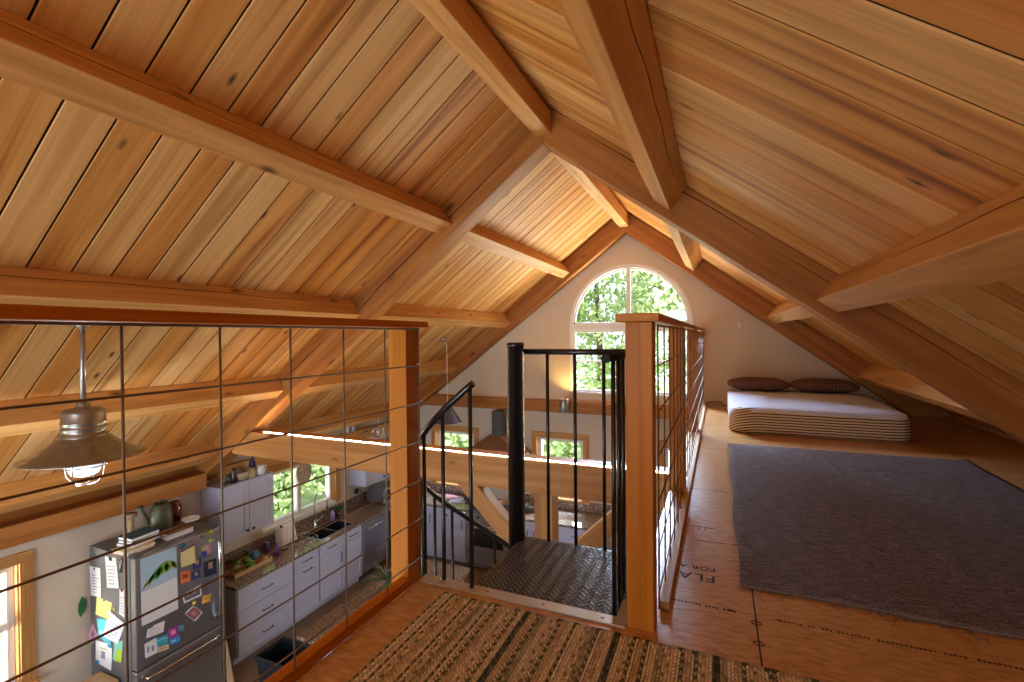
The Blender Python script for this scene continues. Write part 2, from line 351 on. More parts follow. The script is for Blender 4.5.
for y in (1.84, 1.72): m.tube([(.115+.016*math.cos(a*PI/6), y+.012*math.sin(a*PI/6), .001) for a in range(12)], .0018, 4, closed=True)
m.build('nail_mark', ink, loft)
struct(MB().bb(XL-.2, XW+.2, RY-.2, GY+.2, GZ-.15, GZ).build('floor_ground', 'tile'))

def slope_boards(side):
    m = MB(); L1 = 5.75; P = .1855; y = -4.129 if side < 0 else -4.1885; d = Vector((side*CA, 0, -SA)); nrm = Vector((side*SA, 0, CA)); o = Vector((XR, 0, ZB))
    while y < GY+.12:
        y1 = y+P; c = .004; g = .0040
        prof = [(y+g+c, 0), (y1-g-c, 0), (y1-g, c), (y1-g, .02), (y+g, .02), (y+g, c)]
        vs, gr = [], []; off = Vector((random.uniform(0, 90), random.uniform(0, 90), random.uniform(0, 90)))
        for t in (0, L1):
            for (py, pz) in prof:
                vs.append(o+d*t+nrm*pz+Vector((0, py, 0))); gr.append(Vector((t, py-y, pz))+off)
        n = 6; m.add(vs, [tuple(range(n))[::-1], tuple(range(n, 2*n))]+[(i, (i+1) % n, (i+1) % n+n, i+n) for i in range(n)], gr); m.mi[-4] = m.mi[-2] = 1; y = y1  # groove side walls get the dark colour in place of shade
    # roof deck above the boards, coloured dark as shade in the grooves
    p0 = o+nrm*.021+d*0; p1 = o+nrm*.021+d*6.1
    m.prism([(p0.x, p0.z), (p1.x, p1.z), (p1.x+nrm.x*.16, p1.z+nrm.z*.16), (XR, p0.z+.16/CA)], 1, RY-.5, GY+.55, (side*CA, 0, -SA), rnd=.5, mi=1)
    return struct(m.build('ceiling_kitchen_side' if side < 0 else 'ceiling_bed_side', ['boards', plain('deck_groove_shade', (.075, .033, .014), .9)]))
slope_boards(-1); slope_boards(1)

def panel_with_holes(name, outer, holes, plane, a, b, mat='wall'):
    """flat wall with openings: outer and hole outlines in wall coordinates, thickness a..b across the plane"""
    c = bpy.data.curves.new(name, 'CURVE'); c.dimensions = '2D'; c.fill_mode = 'BOTH'; c.extrude = abs(b-a)/2
    for pl in [outer]+holes:
        s = c.splines.new('POLY'); s.points.add(len(pl)-1); s.use_cyclic_u = True
        for p, q in zip(s.points, pl): p.co = (q[0], q[1], 0, 1)
    t = bpy.data.objects.new(name, c); COL.objects.link(t)
    dg = bpy.context.evaluated_depsgraph_get(); me = bpy.data.meshes.new_from_object(t.evaluated_get(dg)); bpy.data.objects.remove(t); bpy.data.curves.remove(c)
    mid = (a+b)/2
    for v in me.vertices:
        x, y, z = v.co
        v.co = (x, mid-z, y) if plane == 'Y' else (mid+z, x, y)
    me.materials.clear(); me.materials.append(MAT[mat]); me.update()
    o = bpy.data.objects.new(name, me); COL.objects.link(o); return struct(o)
def rect(x0, x1, z0, z1): return [(x0, z0), (x1, z0), (x1, z1), (x0, z1)]
ACX, AZ0, AZS, AR = -1.25, .088, 1.152, .915
def arch(cx, z0, zs, r, n=28): return [(cx-r, z0), (cx+r, z0)]+[(cx+r*math.cos(PI*k/n), zs+r*math.sin(PI*k/n)) for k in range(n+1)]
gable = [(XL-.14, GZ), (XW+.14, GZ), (XW+.14, zb(XW+.14)), (XR, ZB), (XL-.14, zb(XL-.14))]
panel_with_holes('wall_back', gable, [arch(ACX, AZ0, AZS, AR), rect(-2.735, -1.955, -1.60, -.645), rect(-4.66, -3.895, -1.60, -.665), rect(-.75, .75, -1.60, -.645)], 'Y', GY, GY+.16)
panel_with_holes('wall_front', gable, [arch(-1.26, .125, 1.125, .895), rect(-4.2, -1.0, GZ+.1, -.55)], 'Y', RY-.16, RY)  # unseen rear openings, put in to bring light into the room
LW = [(1.02, 2.055, -1.95, -.905), (4.42, 5.72, -1.545, -.80), (-1.5, 0, -1.32, -.6), (-3.5, -2.0, -1.32, -.6)]
panel_with_holes('wall_left', rect(RY-.16, GY+.16, GZ, zb(XL)-.02), [rect(*q) for q in LW], 'X', XL-.16, XL)
struct(MB().bb(XW, XW+.15, RY-.16, GY+.16, GZ, zb(XW)-.02).build('wall_right', 'wall'))

# windows ----------------------------------------------------------
def window_frame_rect(m, ax, fx, q, t, d):
    """four bars of width t and depth d around rectangle q, in a wall across axis ax"""
    a0, a1, z0, z1 = q
    for (b0, b1, c0, c1) in ((a0, a1, z1-t, z1), (a0, a1, z0, z0+t), (a0, a0+t, z0+t, z1-t), (a1-t, a1, z0+t, z1-t)):
        if ax == 'Y': m.bb(b0, b1, fx, fx+d, c0, c1)
        else: m.bb(fx-d, fx, b0, b1, c0, c1)
# arched window in the gable
wn = struct(thing('window_1', (ACX, GY, AZ0), 'white vinyl arched window in the gable wall above the kitchen', 'window'))
m = MB(); N = 40
def ring(m, r1, r0, y0, y1):
    vs, fs = [], []
    for k in range(N+1):
        a = PI*k/N
        for r, y in ((r1, y0), (r0, y0), (r0, y1), (r1, y1)): vs.append((ACX+r*math.cos(a), y, AZS+r*math.sin(a)))
    for k in range(N):
        b = k*4; e = b+4
        fs += [(b+i, b+(i+1) % 4, e+(i+1) % 4, e+i) for i in range(4)]
    m.add(vs, fs+[(0, 3, 2, 1), (N*4, N*4+1, N*4+2, N*4+3)])
ring(m, AR, AR-.055, GY-.012, GY+.07)
for s in (-1, 1): m.bb(ACX+s*AR, ACX+s*(AR-.055), GY-.012, GY+.07, AZ0, AZS)
m.bb(ACX-AR, ACX+AR, GY-.012, GY+.07, AZ0, AZ0+.03); m.bb(ACX-AR+.05, ACX+AR-.05, GY+.0, GY+.07, AZS-.075, AZS+.03)
m.bb(ACX-.03, ACX+.03, GY+.0, GY+.07, AZ0+.03, AZS+AR-.06)
m.build('frame', 'vinyl', wn, .004)
m = MB(); ring(m, AR-.055, AR-.085, GY+.02, GY+.06)
m.bb(ACX-AR+.055, ACX+AR-.055, GY+.02, GY+.06, AZS+.03, AZS+.05)
for s in (-1, 1):
    x0, x1 = sorted((ACX+s*.03, ACX+s*(AR-.055)))
    window_frame_rect(m, 'Y', GY+.02, (x0, x1, AZ0+.03, AZS-.075), .032, .04)
    m.bb(x0, x1, GY+.015, GY+.05, .585, .615)
m.build('sash', 'vinyl', wn, .003)
m = MB(); m.prism(arch(ACX, AZ0+.03, AZS, AR-.07), 1, GY+.045, GY+.049); m.build('pane', 'glass', wn)
# lower gable windows, sink window, living window
def casement(n, ax, q, trim, mid, label, sill=True):
    a0, a1, z0, z1 = q; F = GY if ax == 'Y' else XL
    o = struct(thing('window_%d' % n, (((a0+a1)/2, F, z0) if ax == 'Y' else (F, (a0+a1)/2, z0)), label, 'window'))
    s = -1 if ax == 'Y' else 1; m = MB(); T = .09
    def bar(b0, b1, c0, c1, d0, d1):
        if ax == 'Y': m.bb(b0, b1, F+d0*s, F+d1*s, c0, c1)
        else: m.bb(F+d0*s, F+d1*s, b0, b1, c0, c1)
    if trim == 'top':
        bar(a0-T, a1+T, z1, z1+T, 0, .022); bar(a1, a1+T, z0-.02, z1, 0, .022); bar(a0, a1, z1-.012, z1, -.09, 0); bar(a1-.012, a1, z0, z1, -.09, 0)
        m.build('casing', 'casing', o, .003); m = MB(); bar(a0, a1, z0-.03, z0+.012, -.09, .012); m.build('sill', 'vinyl', o, .003)
    elif trim:
        bar(a0-T, a1+T, z1, z1+T, 0, .022); bar(a0-T, a0, z0, z1, 0, .022); bar(a1, a1+T, z0, z1, 0, .022); bar(a0-T-.02, a1+T+.02, z0-.035, z0, 0, .05)
        for (b0, b1, c0, c1) in ((a0, a1, z1-.012, z1), (a0, a0+.012, z0, z1), (a1-.012, a1, z0, z1), (a0, a1, z0, z0+.012)): bar(b0, b1, c0, c1, -.09, 0)
        m.build('casing', 'casing', o, .003)
    m = MB(); bar2 = bar
    for (b0, b1, c0, c1) in ((a0+.012, a1-.012, z1-.062, z1-.012), (a0+.012, a1-.012, z0+.012, z0+.062), (a0+.012, a0+.062, z0+.06, z1-.06), (a1-.062, a1-.012, z0+.06, z1-.06)): bar(b0, b1, c0, c1, -.13, -.05)
    if mid == 'h': bar(a0+.05, a1-.05, (z0+z1)/2-.03, (z0+z1)/2+.03, -.12, -.04)
    if mid == 'v': bar((a0+a1)/2-.035, (a0+a1)/2+.035, z0+.05, z1-.05, -.12, -.04)
    m.build('sash', 'vinyl', o, .003)
    m = MB(); bar(a0+.03, a1-.03, z0+.03, z1-.03, -.095, -.091); m.build('pane', 'glass', o)
    return o
casement(2, 'Y', (-2.735, -1.955, -1.60, -.645), True, 'h', 'small pine-trimmed window below the gable beam, beside the range hood')
casement(3, 'Y', (-4.66, -3.895, -1.60, -.665), True, 'h', 'small pine-trimmed window behind the cone pendant lamp')
casement(4, 'Y', (-.75, .75, -1.60, -.645), True, 'h', 'pine-trimmed ground floor window under the loft')
casement(5, 'X', (1.02, 2.055, -1.95, -.905), True, 'h', 'pine-trimmed window in the wall beside the fridge')
casement(6, 'X', (4.42, 5.72, -1.545, -.80), 'top', 'v', 'wide two-pane window above the kitchen sink')
casement(7, 'X', (-1.5, 0, -1.32, -.6), True, 'v', 'unseen living room window in the long wall, sill height set for light')  # this and the next are unseen, openings shaped to steer the added lamps
casement(8, 'X', (-3.5, -2.0, -1.32, -.6), True, 'v', 'unseen living room window nearest the entrance wall, sill height set for light')
# metal strip along the edge of the stair opening
m = MB(); m.bb(-1.13, -.295, 1.634, 1.688, -.03, .006); m.bb(-.335, -.295, 1.688, 1.80, -.03, .006); st = struct(m.build('trim_1', plain('brushed_strip', (.50, .42, .34), .45, .5), None, .002))
m = MB()
for x in (-1.05, -.83, -.6, -.38): m.lathe([(0, .0085), (.004, .0085), (.006, .006)], (x, 1.66, 0), 10)
m.build('screw', 'chrome', st)

# ================================================================ ROOF TIMBERS
def beam_tag(o, label): return tag(o, label, 'roof beam')
ends = ['opening truss overhead', 'middle truss', 'gable wall']
for i, (y0, y1) in enumerate(TR):
    if i == 0: continue
    nm = 'middle truss' if i == 1 else 'gable wall'
    o = MB().prism([(XR-.0, ZB-.003), (XR, ZT), (-5.49, zt(-5.49)), (-5.49, zk(-5.49))], 1, y0, y1, (-CA, 0, -SA), rnd=.4).build('rafter', 'rafter', None, .006)
    beam_tag(o, 'heavy knotty rafter sloping down over the kitchen at the '+nm)
    xr0, xr1 = XR+ZT/SL, XR+ZB/SL
    o = MB().prism([(XR+.001, ZB-.003), (xr1-.005, 0.002), (xr0, 0.002), (XR+.001, ZT)], 1, y0, y1, (CA, 0, -SA), rnd=.4).build('rafter', 'rafter', None, .006)
    beam_tag(o, 'heavy knotty rafter sloping down '+('past the bed side rug at the middle truss' if i == 1 else 'behind the bed against the gable wall'))
bays = [(.24, 3.57), (3.77, 7.10)]
order = ['first', 'second', 'third', 'fourth']
for bi, (y0, y1) in enumerate(bays):
    o = MB().bb(XR-.065, XR+.065, y0, y1, 2.745-.17, 2.75, rnd=.8).build('ridge_beam', 'timber', None, .005)
    beam_tag(o, 'timber ridge beam running '+('from overhead to the middle truss' if bi == 0 else 'from the middle truss to the peak over the arched window'))
    for side in (-1, 1):
        for k in range(4 if side < 0 else 3):
            xo = XR+side*(.948+k*1.0); W, D = .14, .192
            c = Vector((xo, (y0+y1)/2, zb(xo)))+Vector((side*CA, 0, -SA))*W/2-Vector((side*SA, 0, CA))*(D/2+.002)
            R = Matrix(((CA, 0, side*SA*1), (0, 1, 0), (-side*SA, 0, CA)))
            o = MB().box(c, (W, y1-y0, D), R, rnd=.5+.4*random.random()).build('purlin', 'timber', None, .005)
            where = 'kitchen slope' if side < 0 else 'bed slope'
            bay = 'near bay' if bi == 0 else 'bay next to the gable wall'
            beam_tag(o, '%s timber purlin below the ridge, %s, %s' % (order[k], where, bay))
XT = XR-(ZT-0)/SL
o = MB().prism([(-.297, -.262), (-.297, 0), (XT+.02, 0), (-4.90, -.23), (-4.87, -.262)], 1, 3.57, 3.77, (1, 0, 0), rnd=.6).build('tie_beam', 'fir', None, .005)
beam_tag(o, 'horizontal tie beam of the middle truss carrying the glowing light strip')
o = MB().prism([(-.30, -.215), (-.30, -.03), (-4.64, -.03), (-4.885, -.215)], 1, 7.20, 7.318, (1, 0, 0), rnd=.4).build('tie_beam', 'rafter', None, .005)
beam_tag(o, 'horizontal beam across the gable wall under the arched window')
for (y0, y1, lb) in ((RY+.02, 3.57, 'wall plate beam along the top of the wall behind the fridge'), (3.77, 7.19, 'wall plate beam along the top of the wall over the sink window')):
    o = MB().bb(-5.498, -5.31 if y0 < 0 else -5.425, y0, y1, -.69, -.515 if y0 < 0 else -.53, rnd=.3 if y0 < 0 else .9).build('wall_plate', 'rafter' if y0 < 0 else 'timber', None, .005)
    o['kind'] = 'thing'; beam_tag(o, lb)
    if y0 < 0: MB().bb(-5.499, -5.487, y0, y1, -.515, -.372, rnd=.2).build('blocking_board', 'rafter', o)
o = MB().bb(-1.37, -1.215, 3.59, 3.75, GZ, -.264, long=2, rnd=.7).build('timber_post', 'fir', None, .005)
beam_tag(o, 'upright timber post under the tie beam with two knee braces')
for s, lb in ((-1, 'diagonal knee brace from the tie beam down to the post on the stove side'), (1, 'diagonal knee brace from the post up to the tie beam beside the loft railing')):
    X0 = -1.372 if s < 0 else -1.213
    poly = [(X0, -1.0), (X0, -.80), (X0+s*.53, -.266), (X0+s*.735, -.266)]
    o = MB().prism(poly, 1, 3.61, 3.73, (s*.7, 0, .7), rnd=.75).build('knee_brace', 'fir', None, .004); beam_tag(o, lb)
# knee brace behind the fridge corner
# drying checks that run along the timbers
check = plain('drying_check', (.045, .016, .006), .9)
def check_line(parent, P, n, d, width):
    """narrow open crack following points P on a face of normal n, along direction d"""
    c = Vector(n).cross(Vector(d)).normalized(); vs, fs = [], []; k = len(P); n = Vector(n)
    for i, q in enumerate(P):
        w_ = width*(1-abs(2*i/(k-1)-1)**3)*random.uniform(.6, 1)+.0004; q = Vector(q)
        vs += [q-c*w_-n*.002, q+c*w_-n*.002, q+c*w_+n*.0007, q-c*w_+n*.0007]
    for i in range(k-1):
        a = 4*i; fs += [(a+j, a+(j+1) % 4, a+4+(j+1) % 4, a+4+j) for j in range(4)]
    MB().add(vs, fs+[(3, 2, 1, 0), (4*k-4, 4*k-3, 4*k-2, 4*k-1)]).build('drying_check', check, parent)
def slope_pt(side, t, dep, y): return Vector((XR, y, ZB-.003))+Vector((side*CA, 0, -SA))*t-Vector((side*SA, 0, CA))*dep
rafters = [o for o in COL.objects if o.name.startswith('rafter')]
def wob(t, f, a): return a*(math.sin(t*f)+.6*math.sin(t*f*2.7+1))
check_line(rafters[0], [slope_pt(-1, .35+.06*k, .115+.022*k/40+wob(k, .21, .006), 3.57) for k in range(42)], (0, -1, 0), (-CA, 0, -SA), .0065)
check_line(rafters[0], [slope_pt(-1, 2.9+.06*k, .10+wob(k, .3, .005), 3.57) for k in range(16)], (0, -1, 0), (-CA, 0, -SA), .0050)
check_line(rafters[1], [slope_pt(1, .45+.06*k, .030+.0006*k+wob(k, .2, .004), 3.57) for k in range(26)], (0, -1, 0), (CA, 0, -SA), .0045)
check_line(rafters[1], [slope_pt(1, 1.9+.07*k, .055+.001*k+wob(k, .24, .005), 3.57) for k in range(26)], (0, -1, 0), (CA, 0, -SA), .0026)
purlins = [o for o in COL.objects if o.name.startswith('purlin')]
for idx, side, k0, y0_, y1_, dep in ((0, -1, 0, .4, 2.9, .085), (1, -1, 1, .6, 3.3, .06), (4, 1, 0, 1.0, 3.2, .07), (5, 1, 1, .4, 2.4, .075)):
    n_ = Vector((-side*CA, 0, SA)); f0 = .948+k0
    if idx == 4: n_ = -n_
    pts = []
    for k in range(40):
        y = y0_+(y1_-y0_)*k/39; base = Vector((XR+side*f0, y, zb(XR+side*f0)-.0))+(Vector((side*CA, 0, -SA))*.14 if idx == 4 else Vector((0, 0, 0)))-Vector((side*SA, 0, CA))*(dep+.004+wob(k, .25, .005)); pts.append(base)
    check_line(purlins[idx], pts, n_, (0, 1, 0), .0024)
# LED strip along the tie beam
led = thing('light_strip', (-2.4, 3.60, 0.001), 'string of warm light dots along the top of the tie beam', 'strip light')
MB().bb(-4.45, -.32, 3.595, 3.607, .001, .0035).build('tape', 'screen', led)
m = MB(); x = -4.43
while x < -.33: m.bb(x, x+.012, 3.597, 3.605, .0035, .0075); x += .028
d = m.build('diode', 'led', led); d['kind'] = 'stuff'; d['label'] = 'glowing warm white diodes'

# ================================================================ LOFT RAILINGS
def wire_panel(x, ys, zs, y0, y1, z0, z1):
    m = MB()
    for y in ys: m.tube([(x, y, z0), (x, y, z1)], .0029, 6)
    for z in zs: m.tube([(x+.004, y0, z), (x+.004, y1, z)], .0029, 6)
    return m
rl = thing('loft_railing', (-1.19, 1.62, 0), 'cedar railing with square wire mesh between the braided rug and the kitchen', 'railing')
m = MB(); m.bb(-1.26, -1.10, -1.3, 1.677, 1.036, 1.062, rnd=.3); m.build('top_rail', 'cedar', rl, .003)
for y in (1.578, -1.2): MB().bb(-1.226, -1.142, y, y+.094, -.26, 1.036, rnd=.6).build('post', 'cedar', rl, .003)
MB().bb(-1.18, -1.136, -1.2, 1.578, 0, .036, rnd=.4).build('bottom_rail', 'cedar', rl, .003)
zs = [.883, .728, .571, .412, .253, .095]
ys = [1.647-.212*k for k in range(14)]
m = wire_panel(-1.132, ys, zs, -1.2, 1.655, .036, 1.034); m.tube([(-1.130, -1.2, 1.031), (-1.130, 1.655, 1.031)], .0034, 6); m.build('wire_mesh', 'wire', rl)
for z in zs: MB().tube([(-1.143, 1.64, z), (-1.126, 1.64, z+.006), (-1.126, 1.655, z+.006), (-1.143, 1.655, z)], .002, 5).build('staple', 'chrome', rl)
rr = thing('loft_railing', (-.246, 1.69, 0), 'cedar railing with square wire mesh between the spiral stair and the bed', 'railing')
MB().bb(-.318, -.178, 1.61, GY-.004, 1.044, 1.072, rnd=.6).build('top_rail', 'cedar', rr, .003)
for y in (1.646, 3.245, 5.22, 7.10): MB().bb(-.292, -.203, y, y+.088, .0, 1.044, rnd=random.uniform(.4, .7)).build('post', 'cedar', rr, .003)
MB().bb(-.203, -.168, 1.80, GY-.01, .004, .030, rnd=.9).build('bottom_rail', 'ply', rr, .003)
ys = [1.748+.212*k for k in range(27)]
m = wire_panel(-.197, ys, [.893, .735, .578, .42, .262, .105], 1.74, GY-.02, .03, 1.036); m.tube([(-.197, 1.74, 1.033), (-.197, GY-.02, 1.033)], .0032, 6); m.build('wire_mesh', 'wire', rr)

# ================================================================ SPIRAL STAIR
SX, SY, SR, RISE = -.918, 2.165, .488, .2046
ss = thing('spiral_staircase', (SX, SY, GZ), 'black steel spiral staircase with diamond plate landing beside the loft', 'staircase')
m = MB(); m.lathe([(.0, GZ), (.12, GZ), (.12, GZ+.012), (.041, GZ+.014), (.041, .945), (.043, .946), (.043, .962), (.038, .968), (0, .968)], (SX, SY, 0), 28); m.build('center_pole', 'black', ss)
m = MB(); px0, px1, py0, py1 = -.905, -.337, 1.69, 2.212
m.bb(px0, px1, py0, py1, -.006, 0); m.bb(px0, px1, py0, py0+.006, -.05, -.006); m.bb(px0, px0+.006, py0, py1, -.05, -.006); m.bb(px0, px1, py1-.006, py1, -.05, -.006)
m.build('landing_plate', 'plate', ss); m = MB(); p = .026; j = 0; y = py0+.012
while y < py1-.01:
    x = px0+.012+(p/2 if j % 2 else 0); i = 0
    while x < px1-.01:
        a = PI/4 if (i+j) % 2 else -PI/4; a += .18; ca, sa = math.cos(a), math.sin(a); l, wd, h = .0125, .0042, .0034
        vs = [(x+ca*u-sa*v, y+sa*u+ca*v, 0) for u, v in ((-l, 0), (0, -wd), (l, 0), (0, wd))]+[(x+ca*u-sa*v, y+sa*u+ca*v, h) for u, v in ((-l*.6, 0), (0, -wd*.45), (l*.6, 0), (0, wd*.45))]
        m.add(vs, [(4, 5, 6, 7), (0, 1, 5, 4), (1, 2, 6, 5), (2, 3, 7, 6), (3, 0, 4, 7)]); x += p; i += 1
    y += p*.5; j += 1
m.build('tread_pattern', 'lug', ss)
def hrail(a): return .791+RISE*(math.degrees(a)+90)/30
def hp(a, r=SR): return (SX+r*math.cos(a), SY-.015+r*math.sin(a), hrail(a))
m = MB(); A = [math.radians(-86.3-3*k) for k in range(122)]; m.tube([hp(a) for a in A], .0142, 10); m.build('handrail', 'black', ss)
for k in range(13):
    a0 = -90-30*k; z = -RISE*(k+1); pts = [(.03, a0+2), (SR+.03, a0+2)]+[(SR+.03, a0-t) for t in (8, 16, 24, 31)]+[(.03, a0-31)]
    if z <= GZ+.02: continue
    poly = [(SX+r*math.cos(math.radians(t)), SY-.015+r*math.sin(math.radians(t))) for r, t in pts]
    MB().prism(poly[::-1], 2, z-.04, z).build('tread', 'plate', ss, .002)
for k in range(23):
    a = -88.0-16*k; idx = max(0, math.ceil((-90-a)/30)); ar = math.radians(a); z0 = -RISE*idx-.03
    x, y, zt_ = hp(ar); MB().tube([(x, y, max(GZ, z0)), (x, y, zt_)], .0085, 8).build('baluster', 'black', ss)
MB().tube([(SX+.03, 2.2, .922), (-.345, 2.2, .922)], .0142, 12).build('landing_rail', 'black', ss)
MB().tube([(-.345, 1.575, .922), (-.345, 2.2, .922)], .0150, 14).build('side_rail', plain('satin_black', (.012, .012, .012), .6, 0, .25), ss)
for x in (-.765, -.628, -.490, -.345): MB().tube([(x, 2.2, -.03), (x, 2.2, .92)], .0085, 8).build('baluster', 'black', ss)
for y in (1.70, 1.795, 1.885, 1.99, 2.09): MB().tube([(-.345, y, -.03), (-.345, y, .92)], .0085, 8).build('baluster', 'black', ss)

# ================================================================ RUGS, BED
def braided_rug():
    D, L_ = [(.09, .085, .05), (.16, .14, .08), (.12, .12, .07)], [(.60, .47, .30), (.54, .42, .27), (.66, .53, .36)]
    pal = {'c': L_, 's': [(.11, .105, .06), L_[0], (.40, .31, .19), L_[2]], 'p': [L_[1], L_[2], (.22, .19, .11), (.50, .38, .23), L_[0]], 't': [(.48, .35, .20), (.54, .40, .24), (.42, .30, .17)], 'k': [(.05, .055, .04), (.09, .09, .065), (.16, .15, .10)], 'g': [(.34, .29, .17), (.44, .36, .22), (.24, .21, .12)]}
    seq = 'scsptcspgcsstcpscktsgcpstcscpgstckcpstscgpcstspckgctspcsstcpgsct'
    m = MB(); x0, x1, y0, y1 = -.985, .30, -.45, 1.597; n = len(seq); wd = (x1-x0)/n; st = .0175
    for b, ch in enumerate(seq):
        xc = x0+(b+.5)*wd; y = y0; k = 0
        sk = random.uniform(0, st)
        while y < y1-st:
            for s in (-1, 1):
                pc = pal[ch]; jj = random.uniform(1.0, 1.36); col = tuple(min(1, c*jj) for c in (pc[(2*k+(s > 0)+b) % len(pc)] if ch in 'sp' else random.choice(pc))); cx = xc+s*wd*.25; cyy = y+sk*.5+(st*.5 if s > 0 else 0)
                ux, uy = s*wd*.30, st*.55; vx, vy = -wd*.17, st*.34*s
                q = [(cx-ux, cyy-uy), (cx+vx, cyy+vy*.9+0), (cx+ux, cyy+uy), (cx-vx, cyy-vy*.9)]
                vs = [(a, bb, .002) for a, bb in q]+[(cx+(a-cx)*.55, cyy+(bb-cyy)*.55, .0105) for a, bb in q]
                m.add(vs, [(4, 5, 6, 7), (0, 1, 5, 4), (1, 2, 6, 5), (2, 3, 7, 6), (3, 0, 4, 7)] if s < 0 else [(7, 6, 5, 4), (4, 5, 1, 0), (5, 6, 2, 1), (6, 7, 3, 2), (7, 4, 0, 3)], col=col)
            y += st; k += 1
        m.bb(xc-wd/2, xc+wd/2, y0, y1, .0005, .0055, col=tuple(c*.8 for c in pal[ch][0]))
    return m.build('braided_rug', 'braid')
tag(braided_rug(), 'striped braided rug in cream, tan and olive on the loft floor by the stair', 'rug')
def dark_rug():
    x0, x1, y0, y1 = .075, 1.745, 2.075, 4.755; nx, ny = 44, 66; vs, fs = [], []
    def h(u, v):
        z = .011+.0025*math.sin(u*9+v*5)*math.sin(v*7)
        z += .014*math.exp(-((v-.80)/.012)**2)*math.exp(-((u-.58)/.12)**2)+.010*math.exp(-((v-.74)/.02)**2)*math.exp(-((u-.78)/.07)**2)
        return z+.02*max(0, (u-.93)/.07)*max(0, (v-.9)/.1)
    for j in range(ny+1):
        for i in range(nx+1):
            u, v = i/nx, j/ny; x = x0+(x1-x0)*u+.006*math.sin(v*17)*(1 if i in (0, nx) else .3); y = y0+(y1-y0)*v+.010*math.sin(u*11)*(1-v)
            if v > .92 and u > .8: y -= .05*(u-.8)/.2*(v-.92)/.08
            vs.append((x, y, h(u, v)))
    t = len(vs); vs += [(x, y, .0006) for x, y, z in vs]
    for j in range(ny):
        for i in range(nx):
            a = j*(nx+1)+i; fs += [(a, a+1, a+nx+2, a+nx+1), (t+a, t+a+nx+1, t+a+nx+2, t+a+1)]
    for i in range(nx): fs += [(i+1, i, t+i, t+i+1), (ny*(nx+1)+i, ny*(nx+1)+i+1, t+ny*(nx+1)+i+1, t+ny*(nx+1)+i)]
    for j in range(ny): a = j*(nx+1); fs += [(a, a+nx+1, t+a+nx+1, t+a), (a+nx+nx+1, a+nx, t+a+nx, t+a+nx+nx+1)]
    o = MB().add(vs, fs, smooth=True).build('woven_rug', 'weave')
    tag(o, 'large charcoal rag-woven rug on the floor in front of the bed', 'rug')
    m = MB(); rng = random.Random(3)
    for k in range(90):
        x = x0+.01+(x1-x0-.02)*rng.random(); far = k > 66; y = y1-.002 if far else y0+.010*math.sin((x-x0)/(x1-x0)*11)
        s = 1 if far else -1; l = rng.uniform(.012, .03) if far or rng.random() < .75 else rng.uniform(.04, .085); dx = rng.uniform(-.03, .05)
        m.tube([(x, y-s*.006, .009), (x+dx*.3, y+s*l*.35, .006), (x+dx*.8, y+s*l*.75, .003), (x+dx*1.3, y+s*l, .003)], .0013, 4)
    for k in range(60):
        v = k/60; m.tube([(x0-.002+.006*math.sin(v*17), y0+(y1-y0)*v, .008), (x0-.010-rng.random()*.012, y0+(y1-y0)*v+rng.uniform(-.01, .01), .003)], .0014, 4)
    m.tube([(x0-.001+.006*math.sin(k/60*17), y0+(y1-y0)*k/60, .008) for k in range(61)], .003, 5); m.tube([(x0+(x1-x0)*k/40, y1, .007) for k in range(41)], .003, 5); m.tube([(x0+(x1-x0)*k/40, y0+.010*math.sin(k/40*11), .008) for k in range(41)], .003, 5)
    m.build('fringe', plain('frayed_thread', (.22, .17, .14), .9), o)
dark_rug()
bed = thing('mattress', (.85, 6.2, 0), 'low mattress on the floor in a pale blue sheet with striped skirt', 'mattress')
bx0, bx1, by0, by1, bh = .10, 1.60, 5.33, 7.17, .265
bc = ((bx0+bx1)/2, (by0+by1)/2, bh/2+.002)
vs, fs = superbox(bc, (bx1-bx0, by1-by0, bh), .16, 120, 44)
rng = random.Random(5)
for v in vs: v.z += .004*math.sin(v.x*13+v.y*5)*(1 if v.z > .2 else 0)
MB().add(vs, fs, smooth=True).build('fitted_sheet', 'sheet', bed)
